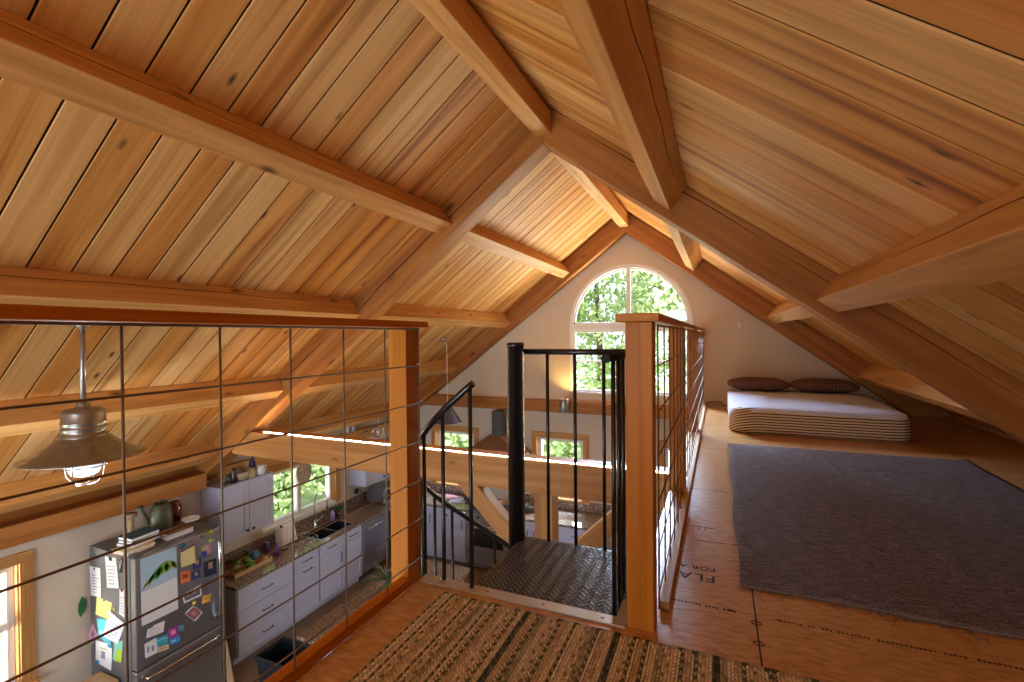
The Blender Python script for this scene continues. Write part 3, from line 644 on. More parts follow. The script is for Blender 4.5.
def skirt():
    """striped cover drawn up over the front side and round both front corners"""
    m = MB(); n, k = 150, 14; path = []
    rad = .16; X0, X1, Y0 = bx0-.005, bx1+.006, by0-.010
    pts = [(X0, Y0+.34)]+[(X0, Y0+rad+.02)]+[(X0+rad-rad*math.cos(t*PI/2/10), Y0+rad-rad*math.sin(t*PI/2/10)) for t in range(11)]
    pts += [(X0+rad+(X1-X0-2*rad)*i/40, Y0) for i in range(1, 40)]
    pts += [(X1-rad+rad*math.sin(t*PI/2/10), Y0+rad-rad*math.cos(t*PI/2/10)) for t in range(11)]+[(X1, Y0+rad+.05), (X1, Y0+.30), (X1, Y0+.60)]
    s = 0; vs, gr = [], []; nn = len(pts)
    for i, (x, y) in enumerate(pts):
        if i: s += math.dist(pts[i-1], pts[i])
        tot = 1.0
        for j in range(k+1):
            t = j/k; z = .004+.250*t
            cxn, cyn = bc[0]-x, bc[1]-y; ln = math.hypot(cxn, cyn)
            inset = .050*max(0, (t-.74)/.26)**2+.018*max(0, (.2-t)/.2)**2
            wob = .005*math.sin(s*23+t*3)+.004*math.sin(s*51)*(1-t)
            dx, dy = cxn/ln*(inset+wob), cyn/ln*(inset+wob)
            zz = z+.004*math.sin(s*3.1)*t
            endl = max(0, 1-max(0, s-.0)/.36); left = endl
            zz = .004+(zz-.004)*(1-.35*left**1.4)
            vs.append((x+dx, y+dy, zz))
            sl = 0
            if s < .55: sl = (.55-s)**2*.75
            ee = 2.55-s
            if ee < .55: sl = max(0, .55-ee)**2*.6
            gr.append((s, 0, z+sl))
    fs = [(i*(k+1)+j, (i+1)*(k+1)+j, (i+1)*(k+1)+j+1, i*(k+1)+j+1) for i in range(nn-1) for j in range(k)]
    o = m.add(vs, fs, gr, .5, True).build('striped_skirt', 'ticking', bed)
    sd = o.modifiers.new('cloth', 'SOLIDIFY'); sd.thickness = .004; sd.offset = 0
    o['label'] = 'cream and brown striped cover'
skirt()
for i, (x, y, a, lb) in enumerate(((.46, 6.96, .03, 'flat rust-brown striped pillow at the railing end of the mattress'), (1.19, 6.97, -.05, 'flat rust-brown striped pillow nearer the sloping roof'))):
    vs, fs = superbox((0, 0, 0), (.72, .40, .16), .62, 48, 22)
    out = []
    for v in vs:
        u, q = v.x/.37, v.y/.20; pin = 1+.10*(abs(u)**3)*(abs(q)**3)*2
        vz = v.z*(1-.55*abs(u)**4)*(1-.35*abs(q)**4); vx, vy = v.x*pin, v.y*pin
        vz += .006*math.sin(u*9+i)*math.cos(q*5)
        out.append(rot_z(a) @ Vector((vx, vy, vz))+Vector((x, y, bh+.088)))
    o = MB().add(out, fs, [tuple(v) for v in vs], .5, True).build('pillow', 'pillow')
    tag(o, lb, 'pillow')
# gable wall switch and cable
sw = thing('light_switch', (.257, GY, 1.12), 'white switch plate on the gable wall above the bed', 'light switch')
MB().bb(.215, .30, GY-.006, GY, 1.06, 1.185).build('plate', 'wall', sw, .002); MB().bb(.243, .272, GY-.010, GY-.006, 1.09, 1.155).build('rocker', 'vinyl', sw, .002)
m = MB(); m.tube([(-.17, GY-.02, .012), (-.12, GY-.03, .05), (-.03, GY-.035, .055), (.04, GY-.04, .045), (.045, GY-.04, .008), (.09, GY-.06, .006)], .005, 6)
tag(m.build('power_cord', 'black'), 'dark power cord lying along the foot of the gable wall', 'cord')

# ================================================================ LAMPS
LX, LY = -3.548, 1.632
pl = thing('pendant_lamp', (LX, LY, 1.1), 'large galvanised barn pendant lamp hanging behind the wire railing', 'pendant lamp')
MB().lathe([(0, zb(LX)+.02), (.035, zb(LX)+.02), (.038, zb(LX)-.03), (.02, zb(LX)-.05), (0, zb(LX)-.05)], (LX, LY, 0), 20).build('canopy', 'pewter', pl)
MB().tube([(LX, LY, zb(LX)-.02), (LX, LY, .60)], .0145, 12).build('stem', 'steel', pl)
m = MB(); m.lathe([(.0, .618), (.030, .618), (.036, .61), (.034, .596), (.045, .588), (.085, .583), (.102, .572), (.106, .558), (.106, .508), (.110, .504), (.110, .497), (.106, .493), (.106, .474), (.111, .470), (.111, .462), (.107, .458), (.107, .436), (.115, .430), (.115, .416), (.118, .408)], (LX, LY, 0), 36); m.build('housing', 'pewter', pl)
m = MB(); m.lathe([(.116, .414), (.14, .398), (.17, .370), (.21, .338), (.255, .312), (.302, .296), (.304, .291), (.30, .290), (.255, .305), (.21, .331), (.17, .363), (.135, .392), (.10, .40)], (LX, LY, 0), 56); m.build('shade', 'pewter', pl)
m = MB(); m.lathe([(.092, .39), (.090, .29), (.080, .215), (.066, .185), (.035, .172), (0, .170)], (LX, LY, 0), 28); m.build('bulb_glass', 'bulb', pl)
m = MB(); m.tube([(LX+.108*math.cos(a*PI/12), LY+.108*math.sin(a*PI/12), .235) for a in range(24)], .004, 6, closed=True)
for k in range(4):
    a = k*PI/2+.6; m.tube([(LX+r*math.cos(a), LY+r*math.sin(a), z) for r, z in ((.104, .38), (.108, .235), (.098, .17), (.07, .135), (.025, .122))]+[(LX, LY, .12)], .004, 6)
m.build('wire_guard', 'chrome', pl)
CX, CYY = -3.72, 6.05
cl = thing('pendant_lamp', (CX, CYY, .97), 'small blue-grey cone pendant hanging on a cord over the kitchen corner', 'pendant lamp')
m = MB(); m.lathe([(0, zb(CX)), (.045, zb(CX)), (.045, zb(CX)-.03), (.012, zb(CX)-.05), (0, zb(CX)-.05)], (CX, CYY, 0), 16); m.tube([(CX, CYY, zb(CX)-.05), (CX+.07, CYY, zb(CX)-.075)], .012, 8); m.build('ceiling_hook', 'chrome', cl)
MB().tube([(CX+.065, CYY, zb(CX)-.072), (CX+.065, CYY, .03)], .005, 6).build('cord', 'white', cl)
m = MB(); m.lathe([(.0, .035), (.035, .035), (.045, .015), (.09, -.07), (.205, -.245), (.21, -.255), (.20, -.25), (.085, -.075), (.03, 0)], (CX+.065, CYY, 0), 36)
m.build('shade', plain('blue_grey_enamel', (.10, .11, .17), .35, .4), cl)
MB().lathe([(0, -.20), (.03, -.21), (.04, -.24), (.03, -.275), (0, -.285)], (CX+.065, CYY, .075), 14).build('bulb_glass', 'sconce_glow', cl)
scn = thing('wall_sconce', (-2.2, 7.15, -.18), 'small cylindrical metal sconce glowing upward on the gable beam', 'wall lamp')
m = MB(); m.lathe([(.071, -.185), (.075, -.18), (.075, .018), (.071, .023), (.067, .018), (.067, -.175), (0, -.18)], (-2.2, 7.10, 0), 28); m.bb(-2.23, -2.17, 7.165, 7.20, -.15, -.05); m.build('housing', 'pewter', scn)
MB().lathe([(0, -.06), (.03, -.06), (.04, -.03), (.03, -.005), (0, 0)], (-2.2, 7.10, 0), 14).build('bulb_glass', 'sconce_glow', scn)
lamp('sconce_light', 'SPOT', (-2.2, 7.10, .03), (-2.2, 7.28, 1.0), 14, (1, .60, .20), spot_size=2.0, spot_blend=.9, shadow_soft_size=.03)
lamp('pendant_light', 'POINT', (LX, LY, .0), None, 14, (.95, .97, 1), shadow_soft_size=.06)

# ================================================================ KITCHEN
def pull(m, p, ax, l=.11):
    """bar handle standing off a door; ax the bar direction, on a face looking toward +X (x) or -Y (y)"""
def cab_front(parent, face, F, a0, a1, z0, z1, kind, handle):
    """a shaker door or drawer front on face '+X' (a = y) or '-Y' (a = x), with its own handle"""
    g = .004; t = .02; st = .055 if (z1-z0) > .25 else .035
    m = MB()
    def bx(b0, b1, c0, c1, d0, d1):
        if face == '+X': m.bb(F+d0, F+d1, b0, b1, c0, c1)
        else: m.bb(b0, b1, F-d0, F-d1, c0, c1)
    a0 += g; a1 -= g; z0 += g; z1 -= g
    bx(a0, a1, z0, z1, 0, t*.55)
    for (b0, b1, c0, c1) in ((a0, a1, z1-st, z1), (a0, a1, z0, z0+st), (a0, a0+st, z0+st, z1-st), (a1-st, a1, z0+st, z1-st)): bx(b0, b1, c0, c1, t*.5, t)
    o = m.build(kind, 'cab', parent, .002)
    m = MB()
    if handle[0] == 'bar':
        _, ha, hz, vert = handle; L = .065
        q = [(ha, hz-L), (ha, hz+L)] if vert else [(ha-L, hz), (ha+L, hz)]
        def P(a, z, d): return (F+d, a, z) if face == '+X' else (a, F-d, z)
        m.tube([P(*q[0], t), P(*q[0], t+.028), P(*q[1], t+.028), P(*q[1], t)], .0055, 6)
        m.build('handle', 'pull', o)
    else:
        _, ha, hz = handle
        if face == '+X': m.tube([(F+t, ha, hz), (F+t+.015, ha, hz), (F+t+.017, ha, hz), (F+t+.03, ha, hz)], [.006, .006, .016, .014], 10)
        else: m.tube([(ha, F-t, hz), (ha, F-t-.015, hz), (ha, F-t-.017, hz), (ha, F-t-.03, hz)], [.006, .006, .016, .014], 10)
        m.build('knob', 'pull', o)
    return o
FX, CT = -4.93, -1.76          # cabinet face, counter top height
CB = CT-.035
def base_cab(y0, y1, fronts, label):
    c = thing('base_cabinet', (-5.2, (y0+y1)/2, GZ), label, 'kitchen cabinet')
    m = MB(); tp_ = CT-.20 if 'sink' in label else CB; m.bb(XL+.005, FX, y0+.001, y1-.001, GZ+.10, tp_); m.bb(XL+.005, FX-.06, y0+.001, y1-.001, GZ, GZ+.10); m.bb(FX-.03, FX, y0+.001, y1-.001, tp_-.01, CB) if tp_ < CB else None; m.build('body', 'cab', c, .002)
    for (k, a0, a1, z0, z1, h) in fronts: cab_front(c, '+X', FX, a0, a1, z0, z1, k, h)
z0 = GZ+.10; H = CB-z0
base_cab(3.62, 4.39, [('drawer', 3.63, 4.38, z0, z0+H*.33, ('bar', 4.0, z0+H*.17, 0)), ('drawer', 3.63, 4.38, z0+H*.33, z0+H*.66, ('bar', 4.0, z0+H*.5, 0)), ('drawer', 3.63, 4.38, z0+H*.66, CB, ('bar', 4.0, z0+H*.83, 0))], 'pale three-drawer base cabinet next to the fridge')
base_cab(4.39, 4.815, [('drawer', 4.40, 4.805, z0+H*.80, CB, ('bar', 4.6, z0+H*.9, 0)), ('door', 4.40, 4.805, z0, z0+H*.80, ('bar', 4.6, z0+H*.73, 0))], 'narrow pale base cabinet with one drawer over a door')
base_cab(4.815, 5.655, [('false_front', 4.825, 5.235, z0+H*.80, CB, ('bar', 5.03, z0+H*.9, 0)), ('false_front', 5.235, 5.645, z0+H*.80, CB, ('bar', 5.44, z0+H*.9, 0)), ('door', 4.825, 5.235, z0, z0+H*.80, ('bar', 5.19, z0+H*.62, 1)), ('door', 5.235, 5.645, z0, z0+H*.80, ('bar', 5.28, z0+H*.62, 1))], 'pale double-door sink cabinet under the window')
dw = thing('dishwasher', (-5.2, 5.96, GZ), 'stainless dishwasher built in at the end of the sink run', 'dishwasher')
MB().bb(XL+.005, FX, 5.66, 6.27, GZ+.1, CB).build('body', 'steel_dark', dw)
MB().bb(FX, FX+.03, 5.668, 6.262, GZ+.12, CB-.01).build('door', 'steel', dw, .005)
MB().tube([(FX+.03, 5.73, CB-.10), (FX+.065, 5.73, CB-.10), (FX+.065, 6.2, CB-.10), (FX+.03, 6.2, CB-.10)], .009, 8).build('handle', 'chrome', dw)
# corner and gable run
GF = 6.70
def gcab(x0, x1, fronts, label):
    c = thing('base_cabinet', ((x0+x1)/2, 7.0, GZ), label, 'kitchen cabinet')
    m = MB(); m.bb(x0+.001, x1-.001, GF, GY-.005, GZ+.10, CB); m.bb(x0+.001, x1-.001, GF+.06, GY-.005, GZ, GZ+.10); m.build('body', 'cab', c, .002)
    for (k, a0, a1, q0, q1, h) in fronts: cab_front(c, '-Y', GF, a0, a1, q0, q1, k, h)
gcab(-4.925, -4.32, [('door', -4.87, -4.33, z0, CB, ('bar', -4.38, z0+H*.75, 1))], 'pale corner base cabinet at the meeting of the two counters')
gcab(-4.32, -3.72, [('door', -4.31, -4.02, z0, CB, ('knob', -4.06, z0+H*.88)), ('door', -4.02, -3.73, z0, CB, ('bar', -3.78, z0+H*.72, 1))], 'pale base cabinet beside the stove with knob and bar handle')
gcab(-2.95, -2.25, [('door', -2.94, -2.6, z0, CB, ('bar', -2.65, z0+H*.75, 1)), ('door', -2.6, -2.26, z0, CB, ('bar', -2.55, z0+H*.75, 1))], 'pale base cabinet under the window beside the hood')
gcab(-2.25, -1.55, [('drawer', -2.24, -1.56, z0+H*.7, CB, ('bar', -1.9, z0+H*.85, 0)), ('door', -2.24, -1.56, z0, z0+H*.7, ('bar', -1.62, z0+H*.5, 1))], 'pale end base cabinet of the gable wall run')
# worktops
m = MB()
SX0, SX1, SY0, SY1 = -5.36, -4.99, 4.93, 5.54
m.bb(XL+.002, FX+.03, 3.60, SY0, CB+.001, CT-.001); m.bb(XL+.002, SX0, SY0, SY1, CB+.001, CT-.001); m.bb(SX1, FX+.03, SY0, SY1, CB+.001, CT-.001); m.bb(XL+.002, FX+.03, SY1, GF-.03, CB+.001, CT-.001)
m.bb(XL+.002, -3.722, GF-.03, GY-.002, CB+.001, CT-.001)
o = m.build('worktop', 'granite'); tag(o, 'speckled brown granite worktop running under the sink window and round the corner', 'worktop')
MB().bb(XL+.001, XL+.02, 3.60, GY-.02, CT, CT+.15).bb(XL+.02, -3.722, GY-.022, GY-.002, CT, CT+.15).build('backsplash', 'granite', o)
o = MB().bb(-2.948, -1.53, GF-.03, GY-.002, CB+.001, CT-.001).build('worktop', 'granite'); tag(o, 'granite worktop on the stove side nearest the timber post', 'worktop')
MB().bb(-2.948, -1.53, GY-.022, GY-.002, CT, CT+.15).build('backsplash', 'granite', o)
# island
isl = thing('kitchen_island', (-3.1, 4.1, GZ), 'kitchen island with granite top below the loft edge', 'kitchen island')
MB().bb(-3.45, -2.75, 3.40, 4.88, GZ, CB).build('body', 'cab', isl, .003)
MB().bb(-3.60, -2.70, 3.24, 5.0, CB+.001, CT-.001).build('top', 'granite', isl, .004)
# sink and tap
sk = thing('kitchen_sink', (-5.17, 5.23, CT), 'double-bowl dark steel sink set in the worktop', 'sink')
m = MB()
for (y0, y1) in ((SY0, 5.22), (5.25, SY1)):
    zb_ = CT-.18
    m.bb(SX0, SX1, y0, y1, zb_-.004, zb_); m.bb(SX0, SX0+.004, y0, y1, zb_, CT+.002); m.bb(SX1-.004, SX1, y0, y1, zb_, CT+.002); m.bb(SX0, SX1, y0, y0+.004, zb_, CT+.002); m.bb(SX0, SX1, y1-.004, y1, zb_, CT+.002)
m.bb(SX0, SX1, 5.22, 5.25, CT-.02, CT+.002); m.build('bowl', plain('dark_steel', (.13, .15, .19), .25, .8), sk)
m = MB()
for y0, y1, x0, x1, z in ((SY0-.015, SY1+.015, SX0-.015, SX0, 0), (SY0-.015, SY1+.015, SX1, SX1+.015, 0), (SY0-.015, SY0, SX0, SX1, 0), (SY1, SY1+.015, SX0, SX1, 0)): m.bb(x0, x1, y0, y1, CT, CT+.004)
m.build('rim', 'steel', sk)
tp = thing('kitchen_tap', (-5.41, 5.22, CT), 'chrome gooseneck tap arching over the sink', 'tap')
m = MB(); m.lathe([(0, CT), (.03, CT), (.03, CT+.01), (.02, CT+.02), (.018, CT+.12)], (-5.41, 5.22, 0), 16); m.build('base', 'chrome', tp)
pts = [(-5.41, 5.22, CT+.1+.04*k) for k in range(8)]+[(-5.41+.11-.11*math.cos(a*PI/10), 5.22+.02*a/10, CT+.40+.13*math.sin(a*PI/10)) for a in range(11)]+[(-5.19, 5.24, CT+.36), (-5.19, 5.24, CT+.29)]
MB().tube(pts, .0115, 10).build('spout', 'chrome', tp)
MB().tube([(-5.41, 5.24, CT+.08), (-5.39, 5.30, CT+.10), (-5.38, 5.35, CT+.13)], [.008, .007, .006], 8).build('lever', 'chrome', tp)
rk = thing('dish_rack', (-5.2, 4.86, CT), 'chrome wire dish rack hooked over the sink edge', 'dish rack')
m = MB()
for z in (.012, .075): m.tube([(-5.27, 4.66, CT+z), (-5.03, 4.66, CT+z), (-5.03, 4.90, CT+z), (-5.27, 4.90, CT+z)], .004, 6, closed=True)
for k in range(9): m.tube([(-5.27, 4.67+.028*k, CT+.012), (-5.03, 4.67+.028*k, CT+.012)], .0025, 5)
for x, y in ((-5.27, 4.66), (-5.03, 4.66), (-5.03, 4.9), (-5.27, 4.9)): m.tube([(x, y, CT+.004), (x, y, CT+.075)], .004, 6)
m.build('wire_basket', 'chrome', rk)
# upper cabinets
def upper(x0, x1, y0, y1, q0, q1, doors, label):
    c = thing('wall_cabinet', ((x0+x1)/2, (y0+y1)/2, q0), label, 'kitchen cabinet')
    MB().bb(x0, x1, y0, y1, q0, q1).build('body', 'cab', c, .002)
    for (a0, a1, ha) in doors: cab_front(c, '+X', x1, a0, a1, q0, q1, 'door', ('knob', ha, q0+.06))
upper(XL+.004, -5.18, 3.62, 4.33, -1.34, -.692, [(3.625, 3.98, 3.94), (3.98, 4.325, 4.02)], 'pale double-door wall cabinet between fridge and sink window')
upper(XL+.004, -5.18, 6.02, 7.0, -1.38, -.80, [(6.02, 6.51, 6.46), (6.51, 7.0, 6.56)], 'pale double-door wall cabinet on the far side of the sink window')
# stove and hood
sv = thing('stove', (-3.335, 7.0, GZ), 'stainless gas stove under the copper toned hood', 'stove')
MB().bb(-3.716, -2.953, 6.68, GY-.01, GZ+.02, CT-.02).build('body', 'steel_dark', sv, .003)
MB().bb(-3.716, -2.953, 6.655, GY-.01, CT-.02, CT+.005).build('hob', 'steel_dark', sv, .003)
MB().bb(-3.70, -2.97, 6.64, 6.68, CT-.13, CT-.02).build('control_panel', 'steel', sv, .003)
for k in range(5): MB().tube([(-3.6+.13*k, 6.64, CT-.075), (-3.6+.13*k, 6.61, CT-.075)], [.02, .016], 10).build('knob', 'pull', sv)
od = MB().bb(-3.70, -2.97, 6.65, 6.68, GZ+.28, CT-.14).build('oven_door', 'steel', sv, .004)
MB().bb(-3.62, -3.05, 6.645, 6.651, GZ+.36, CT-.26).build('window', plain('oven_glass', (.02, .02, .022), .12), od)
MB().tube([(-3.64, 6.65, CT-.19), (-3.64, 6.60, CT-.19), (-3.03, 6.60, CT-.19), (-3.03, 6.65, CT-.19)], .011, 8).build('handle', 'chrome', od)
MB().bb(-3.70, -2.97, 6.655, 6.68, GZ+.08, GZ+.26).build('drawer', 'steel', sv, .004)
for gx in (-3.55, -3.12):
    m = MB()
    for k in range(4): m.bb(gx-.15, gx+.15, 6.76+.13*k, 6.772+.13*k, CT+.02, CT+.032); m.bb(gx-.14+.09*k, gx-.128+.09*k, 6.75, 7.17, CT+.006, CT+.03)
    m.build('grate', 'black', sv)
hd = thing('range_hood', (-3.335, 7.1, -.9), 'brown metal pyramid range hood on the gable wall', 'range hood')
MB().bb(-3.40, -3.235, 7.0, 7.195, -.62, -.22).build('chimney', plain('dark_metal', (.085, .075, .07), .5, .3), hd, .003)
copper = plain('brown_metal', (.25, .15, .10), .35, .6)
m = MB(); a = [(-3.84, 6.78), (-2.83, 6.78), (-2.83, 7.31), (-3.84, 7.31)]; b = [(-3.45, 6.99), (-3.225, 6.99), (-3.225, 7.2), (-3.45, 7.2)]
vs = [(x, y, -.93) for x, y in a]+[(x, y, -.89) for x, y in a]+[(x, y, -.62) for x, y in b]
m.add(vs, [(3, 2, 1, 0), (0, 1, 5, 4), (1, 2, 6, 5), (2, 3, 7, 6), (3, 0, 4, 7), (4, 5, 9, 8), (5, 6, 10, 9), (6, 7, 11, 10), (7, 4, 8, 11), (8, 9, 10, 11)]); m.build('canopy', copper, hd, .003)
# fridge
FY0, FY1, FF, FT = 2.54, 3.335, -4.755, -.946
fr = thing('fridge', (-5.12, 2.94, GZ), 'grey bottom-freezer fridge covered in papers and photos', 'fridge')
MB().bb(-5.47, -4.835, FY0, FY1, GZ+.02, FT, long=2).build('body', 'steel_dark', fr, .006)
dr = MB().bb(-4.832, FF, FY0, FY1, -1.962, FT-.004, long=2).build('upper_door', 'steel', fr, .012)
fz = MB().bb(-4.832, FF, FY0, FY1, GZ+.06, -1.975, long=2).build('freezer_drawer', 'steel', fr, .012)
MB().tube([(FF-.002, 3.285, -1.06), (FF+.045, 3.285, -1.09), (FF+.055, 3.285, -1.3), (FF+.055, 3.285, -1.65), (FF+.045, 3.285, -1.84), (FF-.002, 3.285, -1.87)], .014, 10).build('handle', 'chrome', dr)
MB().tube([(FF-.002, 2.60, -2.045), (FF+.045, 2.61, -2.045), (FF+.055, 2.7, -2.045), (FF+.055, 3.2, -2.045), (FF+.045, 3.27, -2.045), (FF-.002, 3.28, -2.045)], .015, 10).build('handle', 'chrome', fz)
MB().bb(-4.90, -4.78, FY0+.01, FY0+.08, FT, FT+.012).bb(-4.90, -4.78, FY1-.08, FY1-.01, FT, FT+.012).build('hinge_cover', 'steel_dark', fr, .003)

def card(name, quad, face, label, cat, col, marks=(), lift=.0015, group=None):
    """thin sheet on the fridge front (quad in y,z) or side (quad in x,z); marks are flat printed patches given in sheet units"""
    def P(u, v, d):
        a, b, c, e = [Vector(p) for p in quad]; top = a.lerp(b, u); bot = e.lerp(c, u); q = bot.lerp(top, v)
        return (FF+.001+d, q[0], q[1]) if face == 'F' else (q[0], FY0-.001-d, q[1])
    m = MB(); n = 6; curl = .006
    def sheet(u0, u1, v0, v1, d, col, th=.0008):
        vs, fs = [], []
        for i in range(n+1):
            for j in range(n+1):
                u, v = u0+(u1-u0)*i/n, v0+(v1-v0)*j/n; vs.append(P(u, v, d+curl*(1-v)**3))
        k = len(vs)
        for i in range(n+1):
            for j in range(n+1):
                u, v = u0+(u1-u0)*i/n, v0+(v1-v0)*j/n; vs.append(P(u, v, d+th+curl*(1-v)**3))
        for i in range(n):
            for j in range(n):
                a = i*(n+1)+j; fs += [(a, a+1, a+n+2, a+n+1), (k+a, k+a+n+1, k+a+n+2, k+a+1)]
        for i in range(n):
            a = i*(n+1); fs += [(a, a+n+1, k+a+n+1, k+a), (a+n, k+a+n, k+a+2*n+1, a+2*n+1)]
            fs += [(i, k+i, k+i+1, i+1), (n*(n+1)+i, n*(n+1)+i+1, k+n*(n+1)+i+1, k+n*(n+1)+i)]
        m.add(vs, fs, smooth=False, col=col)
    sheet(0, 1, 0, 1, lift, col)
    for i, (u0, u1, v0, v1, c) in enumerate(marks): sheet(u0, u1, v0, v1, lift+.0009+.0002*i, c, .0003)
    return tag(m.build(name, 'print'), label, cat, group)
W = (.78, .78, .80); INK = (.30, .30, .36)
def lines(k, v0=.12, v1=.8, c=INK): return [(.12, .55+.35*random.random(), v0+(v1-v0)*i/k, v0+(v1-v0)*i/k+.025, c) for i in range(k)]
cal = card('wall_calendar', [(2.581, -.969), (2.89, -.973), (2.897, -1.575), (2.581, -1.568)], 'F', 'calendar with a green leafed plant picture on the fridge door', 'calendar', W, [(0, 1, .505, 1, (.42, .58, .72))]+[(.05, .95, .06+.085*i, .064+.085*i, (.6, .6, .65)) for i in range(5)])
m = MB()
for k in range(22):      # the fern-like leaves printed on the calendar picture
    t = k/21; y = 2.63+.235*t; z = -1.20+.115*math.sin(t*2.4)+.02*t; l = .125*(1-.5*abs(t-.5)); a = -2.5+1.5*t+.15*math.sin(k*5)
    d = (math.cos(a)*l*.55, math.sin(a)*l); nrm = (-d[1]*.13, d[0]*.13); X = FF+.006
    q = [(y, z), (y+d[0]*.5+nrm[0], z+d[1]*.5+nrm[1]), (y+d[0], z+d[1]), (y+d[0]*.5-nrm[0], z+d[1]*.5-nrm[1])]
    m.add([(X-.0002, a_, b_) for a_, b_ in q]+[(X+.0003, a_, b_) for a_, b_ in q], [(0, 1, 2, 3), (7, 6, 5, 4)], col=random.choice([(.06, .28, .07), (.13, .38, .06), (.45, .42, .06)]))
m.build('printed_plant', 'print', cal)
card('notepad', [(2.925, -1.04), (3.06, -1.025), (3.066, -1.206), (2.93, -1.196)], 'F', 'pale yellow notepad on the fridge door beside the calendar', 'notepad', (.72, .62, .30), [(.0, 1, .93, 1, (.06, .06, .06))], .004)
P1, P2, P3 = (.55, .20, .22), (.05, .06, .10), (.45, .30, .22)
for nm, q, lb, col, mk in (
 ('photo_print', [(3.125, -1.085), (3.225, -1.075), (3.239, -1.175), (3.14, -1.194)], 'colourful photo print pinned topmost near the fridge door handle', (.50, .28, .32), [(.0, .45, 0, .55, (.04, .07, .30)), (.3, .75, .5, .95, (.62, .42, .34)), (.0, .3, .6, .9, (.3, .4, .06))]),
 ('photo_print', [(3.041, -1.183), (3.124, -1.18), (3.127, -1.278), (3.043, -1.273)], 'dark photo print to the right of the notepad', P2, [(.3, .7, .45, .9, (.45, .30, .22)), (.1, .9, 0, .4, (.05, .06, .25))]),
 ('photo_print', [(3.15, -1.243), (3.28, -1.254), (3.282, -1.416), (3.152, -1.395)], 'dark portrait print just beside the fridge door handle', (.04, .04, .05), [(.35, .7, .45, .85, (.5, .33, .24)), (.15, .9, 0, .4, (.03, .04, .10))]),
 ('photo_print', [(3.035, -1.288), (3.113, -1.294), (3.117, -1.378), (3.038, -1.367)], 'small dark photo print between the orange card and the portrait', P2, [(.3, .65, .35, .8, (.42, .27, .2)), (.0, 1, 0, .3, (.05, .06, .3))]),
 ('photo_print', [(2.94, -1.464), (3.115, -1.451), (3.123, -1.56), (2.95, -1.551)], 'white bordered group photo print on the fridge door', W, [(.06, .94, .15, .9, (.16, .14, .2)), (.2, .35, .5, .8, P3), (.55, .7, .5, .8, P3)]),
 ('photo_print', [(2.958, -1.657), (3.038, -1.623), (3.131, -1.735), (3.049, -1.783)], 'tilted white bordered photo print lowest on the fridge door', W, [(.05, .95, .08, .92, (.32, .12, .15)), (.3, .7, .3, .7, (.45, .25, .22))]),
 ('orange_card', [(2.923, -1.24), (3.009, -1.258), (3.012, -1.364), (2.924, -1.348)], 'bright orange card under the yellow notepad', (.75, .20, .07), [(.2, .8, .35, .75, (.35, .06, .05))]),
 ('sticky_note', [(3.136, -1.575), (3.225, -1.593), (3.208, -1.666), (3.122, -1.645)], 'small orange-yellow sticky note on the fridge door', (.80, .45, .10), [(.2, .7, .4, .5, (.4, .2, .05))]),
 ('note_sheet', [(2.635, -1.61), (2.78, -1.626), (2.761, -1.72), (2.615, -1.696)], 'tilted white handwritten note directly below the calendar', W, lines(4)+[(.0, .3, .85, 1, (.25, .2, .08))]),
 ('greeting_card', [(2.603, -1.742), (2.704, -1.74), (2.709, -1.879), (2.605, -1.874)], 'white card with pencil sketch lowest on the fridge door', W, [(.2, .35, .3, .7, INK), (.55, .75, .25, .6, INK)]),
 ('postcard', [(2.707, -1.754), (2.804, -1.763), (2.803, -1.846), (2.706, -1.828)], 'teal postcard in the row of cards on the fridge door', (.05, .42, .58), [(.1, .9, .6, .75, (.3, .65, .75))]),
 ('postcard', [(2.805, -1.721), (2.891, -1.734), (2.895, -1.835), (2.807, -1.818)], 'magenta postcard in the row of cards on the fridge door', (.38, .05, .36), [(.25, .75, .3, .75, (.85, .30, .5))]),
 ('postcard', [(2.815, -1.826), (2.912, -1.842), (2.913, -1.901), (2.818, -1.879)], 'bright blue postcard below the magenta one', (.06, .32, .70), [(.1, .6, .4, .6, (.5, .7, .85))]),
 ('postcard', [(2.715, -1.838), (2.810, -1.862), (2.810, -1.908), (2.715, -1.885)], 'cream card below the teal postcard', (.68, .56, .34), [(.2, .8, .4, .55, INK)]),
 ('postcard', [(2.898, -1.741), (2.951, -1.757), (2.95, -1.819), (2.898, -1.805)], 'small grey-green card at the end of the postcard row', (.12, .30, .32), []),
): card(nm, q, 'F', lb, 'photo' if 'photo' in nm else 'card', col, mk)
def magnet(name, y, z, r, col, label, face='F'):
    m = MB(); p = (FF+.002, y, z) if face == 'F' else (y, FY0-.002, z); d = Vector((1, 0, 0)) if face == 'F' else Vector((0, -1, 0))
    m.tube([Vector(p)-d*.001, Vector(p)+d*.006, Vector(p)+d*.009], [r, r, r*.6], 12)
    tag(m.build(name, plain('magnet_paint', col, .4)), label, 'magnet')
for y, z, r, c, lb in ((3.05, -1.60, .018, (.75, .60, .05), 'yellow round magnet above the lowest tilted photo'), (2.945, -.992, .026, (.02, .10, .16), 'dark teal magnet holding the yellow notepad'), (3.085, -.985, .016, (.5, .16, .14), 'red magnet at the top edge of the fridge door'), (3.13, -.975, .016, (.06, .1, .35), 'blue magnet at the top edge of the fridge door'),
  (3.19, -.968, .018, (.22, .32, .05), 'olive magnet at the top edge of the fridge door'), (3.235, -.965, .020, (.55, .45, .05), 'yellow magnet at the top edge of the fridge door'), (3.275, -.96, .014, (.3, .4, .5), 'pale blue magnet nearest the fridge corner'), (3.23, -1.055, .018, (.45, .5, .05), 'lime magnet above the portrait print')): magnet('fridge_magnet', y, z, r, c, lb)
